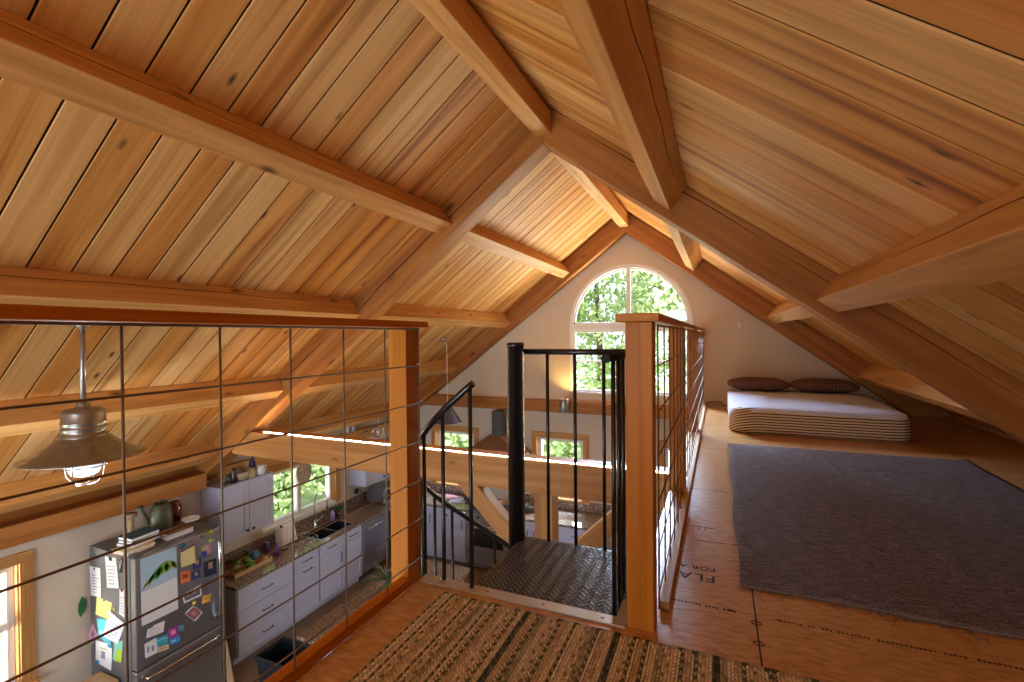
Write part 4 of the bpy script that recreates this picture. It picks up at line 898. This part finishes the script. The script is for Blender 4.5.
for nm, q, lb, col, mk in (
 ('paper_list', [(-5.47, -1.135), (-5.29, -1.126), (-5.275, -1.393), (-5.435, -1.407)], 'curled white list nearest the wall on the fridge side', W, lines(7)+[(.4, .55, .9, .97, (.05, .05, .05))]),
 ('paper_list', [(-5.21, -1.0), (-5.035, -.985), (-4.985, -1.251), (-5.172, -1.28)], 'white list clipped at the top of the fridge side', W, lines(6)+[(.35, .65, .88, 1, (.06, .06, .06))]),
 ('yellow_note', [(-5.353, -1.405), (-5.11, -1.412), (-5.147, -1.57), (-5.368, -1.569)], 'yellow note in the middle of the fridge side', (.78, .68, .22), lines(3, c=(.45, .36, .1))+[(.45, .55, .9, 1, (.05, .05, .05))]),
 ('cyan_flyer', [(-5.359, -1.613), (-5.141, -1.573), (-5.132, -1.812), (-5.33, -1.763)], 'cyan flyer under the tilted white sheet', (.10, .50, .62), [(.1, .6, .2, .4, (.4, .72, .8))]),
 ('note_sheet', [(-5.155, -1.489), (-4.91, -1.558), (-5.017, -1.764), (-5.252, -1.744)], 'tilted white sheet on the fridge side near its front corner', (.74, .76, .86), lines(5)),
 ('pink_card', [(-5.429, -1.668), (-5.347, -1.757), (-5.436, -1.874), (-5.50, -1.799)], 'pink diamond-set card near the wall on the fridge side', (.62, .34, .44), [(.3, .7, .3, .7, (.35, .15, .25))]),
 ('certificate', [(-5.383, -1.821), (-5.122, -1.799), (-5.129, -2.037), (-5.382, -2.022)], 'white certificate with blue corners low on the fridge side', W, [(0, .25, 0, .12, (.04, .22, .5)), (.75, 1, .86, 1, (.04, .22, .5)), (.35, .6, .3, .62, INK), (.3, .7, .7, .76, (.4, .5, .3))]),
 ('green_flyer', [(-5.082, -1.77), (-4.952, -1.719), (-4.974, -1.924), (-5.103, -1.929)], 'pale green strip of paper low by the fridge corner', (.25, .60, .48), [(.3, 1, 0, .6, (.45, .62, .06))]),
 ('paper_strip', [(-4.99, -1.263), (-4.901, -1.25), (-4.908, -1.501), (-4.99, -1.481)], 'narrow white slip on the fridge side beside its door', W, lines(6)),
): card(nm, q, 'S', lb, 'paper', col, mk, .004 if nm == 'note_sheet' else .0015)
for x, z, r, c, lb in ((-5.33, -1.03, .012, (.03, .03, .03), 'small black magnet alone on the fridge side'), (-4.95, -1.262, .014, (.45, .03, .03), 'red magnet on the narrow white slip'), (-5.07, -1.455, .018, (.55, .45, .05), 'yellow and black magnet above the tilted sheet')): magnet('fridge_magnet', x, z, r, c, lb, 'S')
bo = MB(); bo.tube([(-4.955, FY0-.008, -.985), (-4.955, FY0-.010, -1.10)], .011, 8); bo.tube([(-4.955+.02*math.cos(a*PI/5), FY0-.009, -1.0+.022*math.sin(a*PI/5)) for a in range(10)], .006, 6, closed=True)
tag(bo.build('bottle_opener', 'pewter'), 'metal bottle opener hung on the fridge side beside its door', 'bottle opener')
# a leaf hanging on the wall beside the fridge
m = MB(); L0 = [(0, .09), (.035, .05), (.04, 0), (.02, -.06), (-.02, -.095), (-.04, -.04), (-.035, .03)]
m.prism([(2.49+a*.8, -1.50+b) for a, b in L0], 0, XL+.003, XL+.008); tag(m.build('leaf_ornament', plain('leaf_green', (.02, .16, .06), .5)), 'dark green leaf ornament on the wall beside the fridge', 'wall ornament')

# things on the fridge
def book(x, y, z, sx, sy, sz, a, col, label, stack):
    o = thing('book', (x, y, z), label, 'book', stack); R = rot_z(a)
    MB().box((x, y, z+sz*.06), (sx, sy, sz*.12), R).box((x, y, z+sz*.94), (sx, sy, sz*.12), R).box(Vector((x, y, z+sz/2))+R @ Vector((-sx/2+.002, 0, 0)), (.004, sy, sz), R).build('cover', plain('book_cover', col, .5), o)
    MB().box(Vector((x, y, z+sz/2))+R @ Vector((.002, 0, 0)), (sx-.012, sy-.01, sz*.76), R).build('pages', 'paper', o)
    return z+sz
z = FT+.0005
for col, sz, sx, sy, a, lb in (((.75, .30, .03), .022, .20, .24, .1, 'orange book at the bottom of the stack on the fridge'), ((.72, .62, .18), .018, .21, .25, .05, 'yellow book second in the stack on the fridge'), ((.50, .47, .62), .026, .20, .26, .15, 'lavender book third in the stack on the fridge'), ((.10, .06, .05), .028, .19, .25, .12, 'brown book fourth in the stack on the fridge'), ((.03, .12, .17), .030, .19, .25, .08, 'dark teal book topping the stack on the fridge')):
    dx_ = .05 if 'orange' in lb or 'yellow' in lb else 0; z = book(-5.02+dx_, 2.72-dx_*1.4, z, sx, sy, sz, a, col, lb, 'book stack on the fridge')
z = FT+.0005
for col, sz, a, lb in (((.60, .56, .66), .03, -.05, 'white-edged lower book beside the watering can'), ((.28, .19, .12), .018, .02, 'tan upper book beside the watering can')): z = book(-4.98, 3.02, z, .19, .25, sz, a, col, lb, 'book pair on the fridge')
wc = thing('watering_can', (-5.27, 3.03, FT), 'dark olive watering can on top of the fridge', 'watering can')
olive = plain('olive_plastic', (.055, .062, .032), .42)
m = MB(); m.lathe([(0, .001), (.075, .001), (.09, .02), (.10, .08), (.10, .15), (.088, .22), (.065, .275), (.045, .295), (.04, .288), (0, .28)], (-5.190, 3.01, FT), 28); m.build('body', olive, wc)
MB().tube([(-5.200, 2.940, FT+.07), (-5.220, 2.895, FT+.16), (-5.235, 2.865, FT+.25), (-5.240, 2.850, FT+.30)], [.026, .018, .017, .024], 10).build('spout', olive, wc)
MB().tube([(-5.19, 2.990, FT+.285), (-5.19, 3.015, FT+.315), (-5.17, 3.060, FT+.295), (-5.155, 3.095, FT+.22), (-5.155, 3.100, FT+.14)], .012, 8).build('handle', olive, wc)
m = MB(); m.lathe([(0, 0), (.05, 0), (.052, .012), (.025, .03), (.022, .06), (.032, .08), (.024, .10), (.03, .14), (.02, .17), (.05, .18), (.058, .20), (.055, .215), (0, .21)], (-5.38, 2.84, FT), 20)
tag(m.build('candlestick', 'ply'), 'turned pale wooden candlestick beside the watering can', 'candlestick')
m = MB(); m.lathe([(0, .004), (.045, .004), (.075, .03), (.085, .055), (.08, .055), (.07, .032), (.04, .01), (0, .01)], (-5.13, 3.27, FT), 22); tag(m.build('bowl', 'white'), 'white scalloped bowl at the far end of the fridge top', 'bowl')
m = MB(); m.lathe([(0, .002), (.055, .002), (.06, .03), (.06, .16), (.045, .19), (.045, .21), (.04, .21), (.04, .19), (.054, .155), (.054, .03), (0, .01)], (-5.36, 3.25, FT), 20); tag(m.build('glass_jar', 'amber'), 'amber glass jar at the back of the fridge top', 'jar')
bxx = MB(); bxx.bb(-5.28, -4.99, 2.36, 2.525, GZ, GZ+.585); tag(bxx.build('storage_box', 'ply', None, .006), 'pale wooden box standing on the floor against the fridge side', 'box')
# on the wall cabinet by the fridge
UT = -.692
m = MB(); m.lathe([(0, .003), (.07, .003), (.10, .04), (.112, .10), (.106, .10), (.094, .045), (.06, .012), (0, .012)], (-5.28, 3.94, UT), 26); bw = m.build('mixing_bowl', plain('cream_glaze', (.52, .42, .26), .4)); tag(bw, 'cream glazed bowl on top of the wall cabinet', 'bowl')
m = MB(); m.lathe([(0, .002), (.036, .002), (.038, .02), (.038, .15), (.014, .20), (.014, .27), (.017, .27), (.017, .285), (0, .285)], (-5.33, 4.16, UT), 18); tag(m.build('bottle', plain('cobalt_glass', (.012, .014, .12), .08)), 'cobalt blue bottle tallest on the wall cabinet', 'bottle')
m = MB(); m.lathe([(0, .002), (.05, .002), (.058, .03), (.052, .09), (.055, .11), (.048, .11), (.045, .09), (0, .02)], (-5.25, 4.07, UT), 18); tag(m.build('crock', plain('straw_glaze', (.50, .42, .22), .4)), 'straw coloured crock between the bowl and the jug', 'crock')
jg = thing('jug', (-5.24, 4.20, UT), 'small white jug with blue mark at the end of the wall cabinet', 'jug')
m = MB(); m.lathe([(0, .002), (.045, .002), (.058, .04), (.05, .085), (.04, .10), (.046, .115), (.04, .115), (.034, .10), (0, .03)], (-5.24, 4.20, UT), 18); m.bb(-5.19, -5.184, 4.185, 4.215, UT+.035, UT+.07); m.build('body', 'white', jg)
MB().tube([(-5.24, 4.245, UT+.10), (-5.24, 4.285, UT+.09), (-5.24, 4.285, UT+.05), (-5.24, 4.25, UT+.03)], .007, 6).build('handle', 'white', jg)
for x, y, h, lb in ((-5.27, 3.80, .10, 'clear glass vase at the back of the wall cabinet top'), (-5.23, 3.70, .13, 'clear glass bottle at the fridge end of the wall cabinet top')):
    m = MB(); m.lathe([(0, .003), (.035, .003), (.04, h*.5), (.022, h*.8), (.025, h), (.02, h), (.018, h*.8), (.035, h*.5), (0, .01)], (x, y, UT), 16); tag(m.build('glass_vessel', 'jar'), lb, 'glass')
m = MB(); m.lathe([(0, .002), (.03, .002), (.034, .06), (.02, .14), (.022, .17), (0, .17)], (-5.22, 3.83, UT), 14); tag(m.build('bottle', plain('dark_bottle', (.03, .03, .045), .1)), 'dark squat bottle beside the cream bowl', 'bottle')
# round board hanging in the sink window
hb = thing('chopping_board', (-5.24, 4.88, -.8), 'round wooden board hanging in front of the sink window', 'chopping board')
m = MB(); n = 28; cx_, cz_ = 4.885, -.86; ring_ = [(cx_+.125*math.cos(2*PI*k/n), cz_+.15*math.sin(2*PI*k/n)) for k in range(n)]; m.prism(ring_, 0, -5.255, -5.235); m.build('disc', plain('mottled_wood', (.42, .30, .19), .6, noise=.35, nscale=14), hb)
MB().tube([(-5.245, cx_, cz_+.14), (-5.245, cx_, -.52), (-5.31, cx_, -.50)], .003, 5).build('cord', 'white', hb)
# counter things
pt = thing('paper_towel', (-5.28, 4.53, CT), 'white paper towel roll standing on the worktop', 'paper towel')
MB().lathe([(.02, .012), (.068, .012), (.07, .02), (.07, .27), (.066, .275), (.02, .275)], (-5.28, 4.53, CT), 24).build('roll', plain('kitchen_paper', (.70, .62, .56), .9), pt)
MB().lathe([(0, 0), (.08, 0), (.08, .01), (.014, .012), (.014, .30), (0, .305)], (-5.28, 4.53, CT), 20).build('holder', 'pull', pt)
bd = MB(); bd.box((-5.33, 4.70, CT+.13), (.018, .20, .25), rot_y(-.25)); tag(bd.build('cutting_board', 'white', None, .004), 'white cutting board leaning behind the paper towel', 'cutting board')
bl = MB(); bl.lathe([(0, .002), (.035, .002), (.037, .10), (.02, .13), (.012, .135), (.012, .165), (0, .168)], (-5.16, 4.36, CT), 14); tag(bl.build('bottle', plain('purple_plastic', (.20, .05, .32), .35)), 'purple spray bottle beside the paper towel', 'bottle')
bl = MB(); bl.lathe([(0, .002), (.04, .002), (.04, .12), (.03, .14), (.03, .16), (0, .16)], (-5.30, 4.32, CT), 14); tag(bl.build('bottle', plain('plum_plastic', (.10, .03, .09), .35)), 'plum coloured bottle behind the purple bottle', 'bottle')
ty = thing('tray', (-5.24, 3.98, CT), 'light wooden tray of produce on the worktop by the fridge', 'tray')
MB().bb(-5.40, -5.10, 3.74, 4.24, CT, CT+.012).bb(-5.40, -5.39, 3.74, 4.24, CT+.012, CT+.05).bb(-5.11, -5.10, 3.74, 4.24, CT+.012, CT+.05).bb(-5.39, -5.11, 3.74, 3.75, CT+.012, CT+.05).bb(-5.39, -5.11, 4.23, 4.24, CT+.012, CT+.05).build('base', 'ply', ty)
rng = random.Random(9)
for x, y, r, c, lb, nm in ((-5.22, 3.84, .045, (.28, .30, .16), 'dull green pear shaped fruit in the tray nearest the fridge', 'fruit'), (-5.30, 3.90, .05, (.06, .16, .04), 'dark green bag of leaves at the back of the tray', 'greens'), (-5.17, 3.99, .045, (.10, .45, .04), 'bright green pepper in the middle of the tray', 'pepper'), (-5.28, 4.03, .045, (.16, .26, .05), 'olive green avocado behind the pepper', 'avocado'), (-5.18, 4.10, .038, (.45, .09, .04), 'red tomato beside the green pepper', 'tomato'), (-5.29, 4.14, .045, (.06, .20, .42), 'blue packet standing at the end of the tray', 'packet'), (-5.17, 4.18, .036, (.70, .52, .20), 'yellow lemon at the end of the tray', 'lemon')):
    vs, fs = superbox((x, y, CT+.012+r*.95), (r*2, r*2.2, r*1.9 if nm != 'packet' else r*3), .9 if nm != 'packet' else .4, 18, 10); tag(MB().add(vs, fs, smooth=True).build(nm, plain(nm+'_skin', c, .45)), lb, nm if nm != 'packet' else 'packet', 'produce in the tray')
sp = thing('soap_bottle', (-5.36, 5.52, CT), 'lilac soap pump bottle beside the tap', 'soap bottle')
MB().lathe([(0, .002), (.032, .002), (.034, .11), (.014, .135), (.014, .15), (0, .15)], (-5.36, 5.52, CT), 14).build('body', plain('lilac_plastic', (.42, .30, .62), .35), sp)
MB().tube([(-5.36, 5.52, CT+.15), (-5.36, 5.52, CT+.19), (-5.32, 5.52, CT+.19)], .006, 6).build('pump', 'black', sp)
gp = thing('herb_pot', (-5.40, 5.66, CT), 'small potted herb at the corner of the sink window', 'plant')
MB().lathe([(0, .002), (.035, .002), (.045, .09), (.04, .09), (0, .08)], (-5.40, 5.66, CT), 14).build('pot', plain('brown_pot', (.10, .05, .03), .6), gp)
m = MB()
for k in range(46):
    a, e, l = rng.uniform(0, 2*PI), rng.uniform(.2, 1.3), rng.uniform(.05, .12); b = Vector((-5.40, 5.66, CT+.085)); d = Vector((math.cos(a)*math.cos(e), math.sin(a)*math.cos(e), math.sin(e))); s_ = Vector((-math.sin(a), math.cos(a), 0))*.014
    p = b+d*l; m.add([b+d*l*.5, p-d*.02+s_, p+d*.02, p-d*.02-s_], [(0, 1, 2, 3)])
m.build('foliage', leafmat('herb_leaf', (.03, .12, .03), (.08, .24, .06)), gp)
tv = thing('toaster_oven', (-5.25, 6.55, CT), 'silver toaster oven on the worktop under the far wall cabinet', 'toaster oven')
MB().bb(-5.42, -5.06, 6.36, 6.82, CT+.015, CT+.25).build('body', 'steel', tv, .008)
MB().bb(-5.06, -5.052, 6.38, 6.68, CT+.05, CT+.22).build('glass_door', plain('smoked_glass', (.05, .05, .055), .1), tv)
MB().bb(-5.40, -5.08, 6.352, 6.36, CT+.03, CT+.235).build('side_panel', 'steel_dark', tv)
for k in range(3): MB().tube([(-5.06, 6.75, CT+.07+.065*k), (-5.045, 6.75, CT+.07+.065*k)], .016, 10).build('knob', 'pull', tv)
for x, y in ((-5.4, 6.38), (-5.4, 6.8), (-5.08, 6.38), (-5.08, 6.8)): MB().tube([(x, y, CT+.001), (x, y, CT+.016)], .012, 8).build('foot', 'black', tv)
m = MB(); m.tube([(-5.475, 6.16, -1.52), (-5.44, 6.2, -1.50), (-5.42, 6.26, -1.58), (-5.44, 6.34, -1.70)], .006, 6); m.bb(-5.478, -5.45, 6.13, 6.19, -1.56, -1.48); tag(m.build('power_cord', 'black'), 'black plug and cord on the wall beside the toaster oven', 'cord')
# gable worktop clutter
for x, y, a, c, lb in ((-4.02, 6.98, .2, (.55, .52, .70), 'lilac magazine open on the worktop beside the stove'), (-4.25, 7.08, -.3, (.48, .20, .20), 'red covered magazine on the corner worktop')):
    MBo = MB().box((x, y, CT+.007), (.28, .21, .012), rot_z(a)); tag(MBo.build('magazine', plain('magazine_cover', c, .4), None, .002), lb, 'magazine')
tt = thing('tool_tray', (-3.84, 7.12, CT), 'dark tray of utensils on the worktop next to the stove', 'tray')
MB().bb(-3.95, -3.73, 7.02, 7.22, CT, CT+.03).build('base', 'pull', tt, .003)
for k in range(5): MB().tube([(-3.93+.04*k, 7.04, CT+.037), (-3.90+.04*k, 7.24, CT+.05+.01*k)], .008, 6).build('utensil', 'steel' if k % 2 else 'pull', tt)
def pan(x, y, r, h, mat, label, nm):
    o = thing(nm, (x, y, CT), label, 'cookware')
    MB().lathe([(0, .003), (r*.9, .003), (r, h*.3), (r, h), (r*1.05, h+.004), (r*.96, h), (r*.95, h*.3), (0, .01)], (x, y, CT+.032 if nm == 'saucepan' else CT), 24).build('body', mat, o)
    MB().tube([(x-r, y-.02, CT+.032*(nm == 'saucepan')+h*.8), (x-r-.08, y-.08, CT+.04+h*.9)], .009, 6).build('handle', 'black', o)
pan(-3.12, 6.9, .12, .09, 'steel', 'steel saucepan on the stove hob', 'saucepan')
pan(-2.72, 7.08, .13, .07, 'steel_dark', 'dark round pan on the worktop past the stove', 'frying_pan')
m = MB(); m.lathe([(0, .002), (.06, .002), (.07, .05), (.055, .13), (.06, .15), (.05, .15), (.045, .13), (0, .03)], (-2.45, 7.12, CT), 18); tag(m.build('utensil_crock', plain('grey_crock', (.22, .22, .25), .4)), 'grey crock on the worktop below the pine-trimmed window', 'crock')
so = thing('wall_outlet', (-2.0, GY, -1.43), 'white double outlet on the backsplash wall by the post', 'outlet'); MB().bb(-1.80, -1.72, GY-.03, GY-.001, -1.5, -1.38).build('plate', 'vinyl', so, .002)
# island things
ip = thing('potted_plant', (-3.33, 4.22, CT), 'spiky leaved flowering plant in a pot on the island', 'plant')
MB().lathe([(0, .002), (.06, .002), (.08, .11), (.085, .115), (.075, .115), (0, .10)], (-3.33, 4.22, CT), 18).build('pot', plain('green_pot', (.10, .22, .09), .4), ip)
m = MB(); m2 = MB(); rng = random.Random(11)
for k in range(60):
    a, e, l = rng.uniform(0, 2*PI), rng.uniform(.5, 1.45), rng.uniform(.14, .30); b = Vector((-3.33, 4.22, CT+.10)); h_ = Vector((math.cos(a), math.sin(a), 0)); s_ = Vector((-math.sin(a), math.cos(a), 0))
    prev = None; pts = []
    for j in range(5):
        t = j/4; pts.append(b+h_*l*(math.cos(e)*t+.35*t*t)+Vector((0, 0, l*(math.sin(e)*t-.35*t*t))))
    vs = []; w_ = .011
    for j, p_ in enumerate(pts): q = w_*(1-(j/4)**2)+.001; vs += [p_-s_*q, p_+s_*q]
    (m if k % 3 else m2).add(vs, [(2*j, 2*j+1, 2*j+3, 2*j+2) for j in range(4)], smooth=True)
m.build('foliage', leafmat('strap_leaf', (.05, .15, .04), (.16, .30, .10)), ip); m2.build('blossom', leafmat('lavender_petal', (.42, .34, .50), (.55, .48, .55)), ip)
bn = thing('waste_bin', (-3.72, 3.30, GZ), 'dark navy plastic bin at the end of the island', 'bin')
m = MB()
def tub(m, cx_, cy_, a0, a1, b0, b1, z0_, z1_, t):
    vs = [(cx_+sx*a0, cy_+sy*b0, z0_) for sx, sy in ((-1, -1), (1, -1), (1, 1), (-1, 1))]+[(cx_+sx*a1, cy_+sy*b1, z1_) for sx, sy in ((-1, -1), (1, -1), (1, 1), (-1, 1))]
    vs += [(cx_+sx*(a1-t), cy_+sy*(b1-t), z1_) for sx, sy in ((-1, -1), (1, -1), (1, 1), (-1, 1))]+[(cx_+sx*(a0-t), cy_+sy*(b0-t), z0_+t) for sx, sy in ((-1, -1), (1, -1), (1, 1), (-1, 1))]
    fs = [(3, 2, 1, 0)]
    for o_ in (0, 4, 8): fs += [(o_+i, o_+(i+1) % 4, o_+4+(i+1) % 4, o_+4+i) for i in range(4)]
    m.add(vs, fs+[(12, 13, 14, 15)])
teal = plain('teal_plastic', (.006, .016, .026), .45)
BXc, BYc = -3.80, 3.28
tub(m, BXc, BYc, .13, .19, .11, .155, GZ, -1.99, .01); m.build('tub', teal, bn, .01)
MB().bb(BXc-.205, BXc+.205, BYc-.17, BYc-.15, -2.02, -1.975).bb(BXc-.205, BXc+.205, BYc+.15, BYc+.17, -2.02, -1.975).bb(BXc-.205, BXc-.185, BYc-.15, BYc+.15, -2.02, -1.975).bb(BXc+.185, BXc+.205, BYc-.15, BYc+.15, -2.02, -1.975).build('rim', teal, bn, .006)
m = MB(); m.box((-3.08, 3.36, CT+.014), (.10, .06, .026), rot_z(.3)); tag(m.build('sponge', plain('sky_blue_foam', (.10, .42, .70), .8), None, .006), 'sky blue sponge on the near end of the island', 'sponge')
m = MB(); m.prism([(-4.80, -2.06), (-4.86, -2.08), (-4.74, GZ+.001), (-4.64, GZ+.001)], 1, 3.375, 3.395, (.2, 0, -1)); ob = m.build('wooden_board', 'ply', None, .003); tag(ob, 'narrow pale wooden board leaning between fridge and drawer cabinet', 'board')
# ornaments near the wall plate
on = thing('hanging_ornament', (-5.05, 6.2, -.35), 'round openwork metal ornament hanging from the lowest purlin over the kitchen', 'ornament')
oc = Vector((-5.02, 6.18, -.515)); m = MB(); ax_ = Vector((.75, -.66, 0)).normalized(); sd_ = Vector((.66, .75, 0)).normalized()
m.tube([oc+sd_*.085*math.cos(a*PI/12)+Vector((0, 0, .085*math.sin(a*PI/12))) for a in range(24)], .009, 6, closed=True)
for k in range(8):
    a = k*PI/4; c_ = oc+sd_*.05*math.cos(a)+Vector((0, 0, .05*math.sin(a))); m.tube([c_+sd_*.022*math.cos(b*PI/5)+Vector((0, 0, .022*math.sin(b*PI/5))) for b in range(10)], .005, 5, closed=True)
m.tube([oc+sd_*.02*math.cos(a*PI/6)+Vector((0, 0, .02*math.sin(a*PI/6))) for a in range(12)], .008, 6, closed=True); m.build('disc', 'chrome', on)
MB().tube([oc+Vector((0, 0, .09)), oc+Vector((0, 0, .215))], .004, 5).build('cord', 'white', on)
for y, lb in ((5.97, 'white candle holder on the wall plate nearer the middle truss'), (6.10, 'white candle holder on the wall plate nearer the hanging ornament')):
    m = MB(); m.lathe([(0, .001), (.03, .001), (.034, .05), (.025, .09), (.03, .10), (.022, .10), (0, .06)], (-5.462, y, -.53), 14); tag(m.build('candle_holder', 'white'), lb, 'candle holder')

# ================================================================ OUTSIDE
g = MB(); g.bb(-30, 26, -22, 40, GZ-1.0, GZ-.35); go = g.build('ground', 'grass'); go['kind'] = 'structure'
def crown_mesh(name, seed, n, rx, rz):
    rng = random.Random(seed); m = MB(); blobs = [(Vector((rng.uniform(-1, 1)*rx*.62, rng.uniform(-1, 1)*rx*.62, rng.uniform(-1, 1)*rz*.7)), rng.uniform(.30, .5)*rx) for _ in range(34)]
    for k in range(n):
        c, r = rng.choice(blobs); d = Vector((rng.gauss(0, 1), rng.gauss(0, 1), rng.gauss(0, 1))).normalized(); p = c+d*r*rng.random()**.35
        a = Vector((rng.gauss(0, 1), rng.gauss(0, 1), rng.gauss(0, 1))).normalized(); b = a.cross(d).normalized() if abs(a.dot(d)) < .99 else Vector((1, 0, 0)); s_ = rng.uniform(.06, .13)
        m.add([p-a*s_, p+b*s_*.55, p+a*s_, p-b*s_*.55], [(0, 1, 2, 3)], rnd=rng.random())
    return m
def tree(x, y, h, rx, seed, mat, label, group, n=9000):
    o = thing('tree', (x, y, GZ-.35), label, 'tree', group); zc = GZ+h*.62
    m = crown_mesh('crown', seed, n, rx, h*.48)
    m.v = [(a+x, b+y, c+zc) for a, b, c in m.v]; m.build('foliage', mat, o)
    MB().tube([(x, y, GZ-.35), (x+.1, y, GZ+h*.3), (x-.1, y+.1, GZ+h*.7)], [.16, .12, .05], 8).build('trunk', plain('bark', (.09, .06, .04), .9), o)
LA = leafmat('maple_leaf', (.22, .36, .12), (.52, .64, .32)); LB = leafmat('birch_leaf', (.30, .42, .17), (.62, .70, .42))
for i, (x, y, h, r) in enumerate(((-6.2, 13.5, 7.2, 2.1), (-3.4, 14.5, 8.2, 2.2), (-.6, 13.2, 7.6, 2.1), (2.4, 14.6, 8.0, 2.3), (-9.0, 15.5, 8.0, 2.4))): tree(x, y, h, r, 20+i, LA if i % 2 else LB, 'leafy green tree outside beyond the gable windows', 'trees beyond the gable wall')
for i, (x, y, h, r) in enumerate(((-11.5, 6.5, 6.6, 2.2), (-12.5, 10.5, 7.0, 2.3), (-11.0, 13.5, 6.5, 2.1), (-12.0, 2.5, 6.5, 2.2))): tree(x, y, h, r, 40+i, LB if i % 2 else LA, 'leafy green tree outside beyond the sink window wall', 'trees beyond the kitchen wall')
for i, (x, y, h, r) in enumerate(((-8.6, 6.2, 1.7, .9), (-9.2, 7.8, 2.0, 1.0), (-8.4, 9.4, 1.8, .95), (-9.4, 11.2, 2.0, 1.1))):
    o = thing('shrub', (x, y, GZ-.35), 'sunlit leafy shrub on the grass outside the sink window', 'shrub', 'shrubs outside the sink window')
    m = crown_mesh('foliage', 70+i, 2600, r, h*.5); m.v = [(a+x, b+y, c+GZ-.35+h*.5) for a, b, c in m.v]; m.build('foliage', LB if i % 2 else LA, o)
    MB().tube([(x, y, GZ-.36), (x, y, GZ-.35+h*.5)], [.05, .02], 6).build('stem', plain('stem_bark', (.09, .06, .04), .9), o)
for i, (x, y, h, r) in enumerate(((-6.4, 11.2, 2.1, 1.1), (-4.6, 10.6, 2.0, 1.0), (-2.9, 11.3, 2.2, 1.1), (-1.3, 10.7, 2.0, 1.0), (.5, 11.3, 2.1, 1.1))):
    o = thing('shrub', (x, y, GZ-.35), 'sunlit leafy shrub outside the lower gable windows', 'shrub', 'shrubs outside the lower gable windows')
    m = crown_mesh('foliage', 90+i, 3000, r, h*.5); m.v = [(a+x, b+y, c+GZ-.35+h*.5) for a, b, c in m.v]; m.build('foliage', LA if i % 2 else LB, o)
    MB().tube([(x, y, GZ-.36), (x, y, GZ-.35+h*.5)], [.05, .02], 6).build('stem', plain('stem_bark', (.09, .06, .04), .9), o)
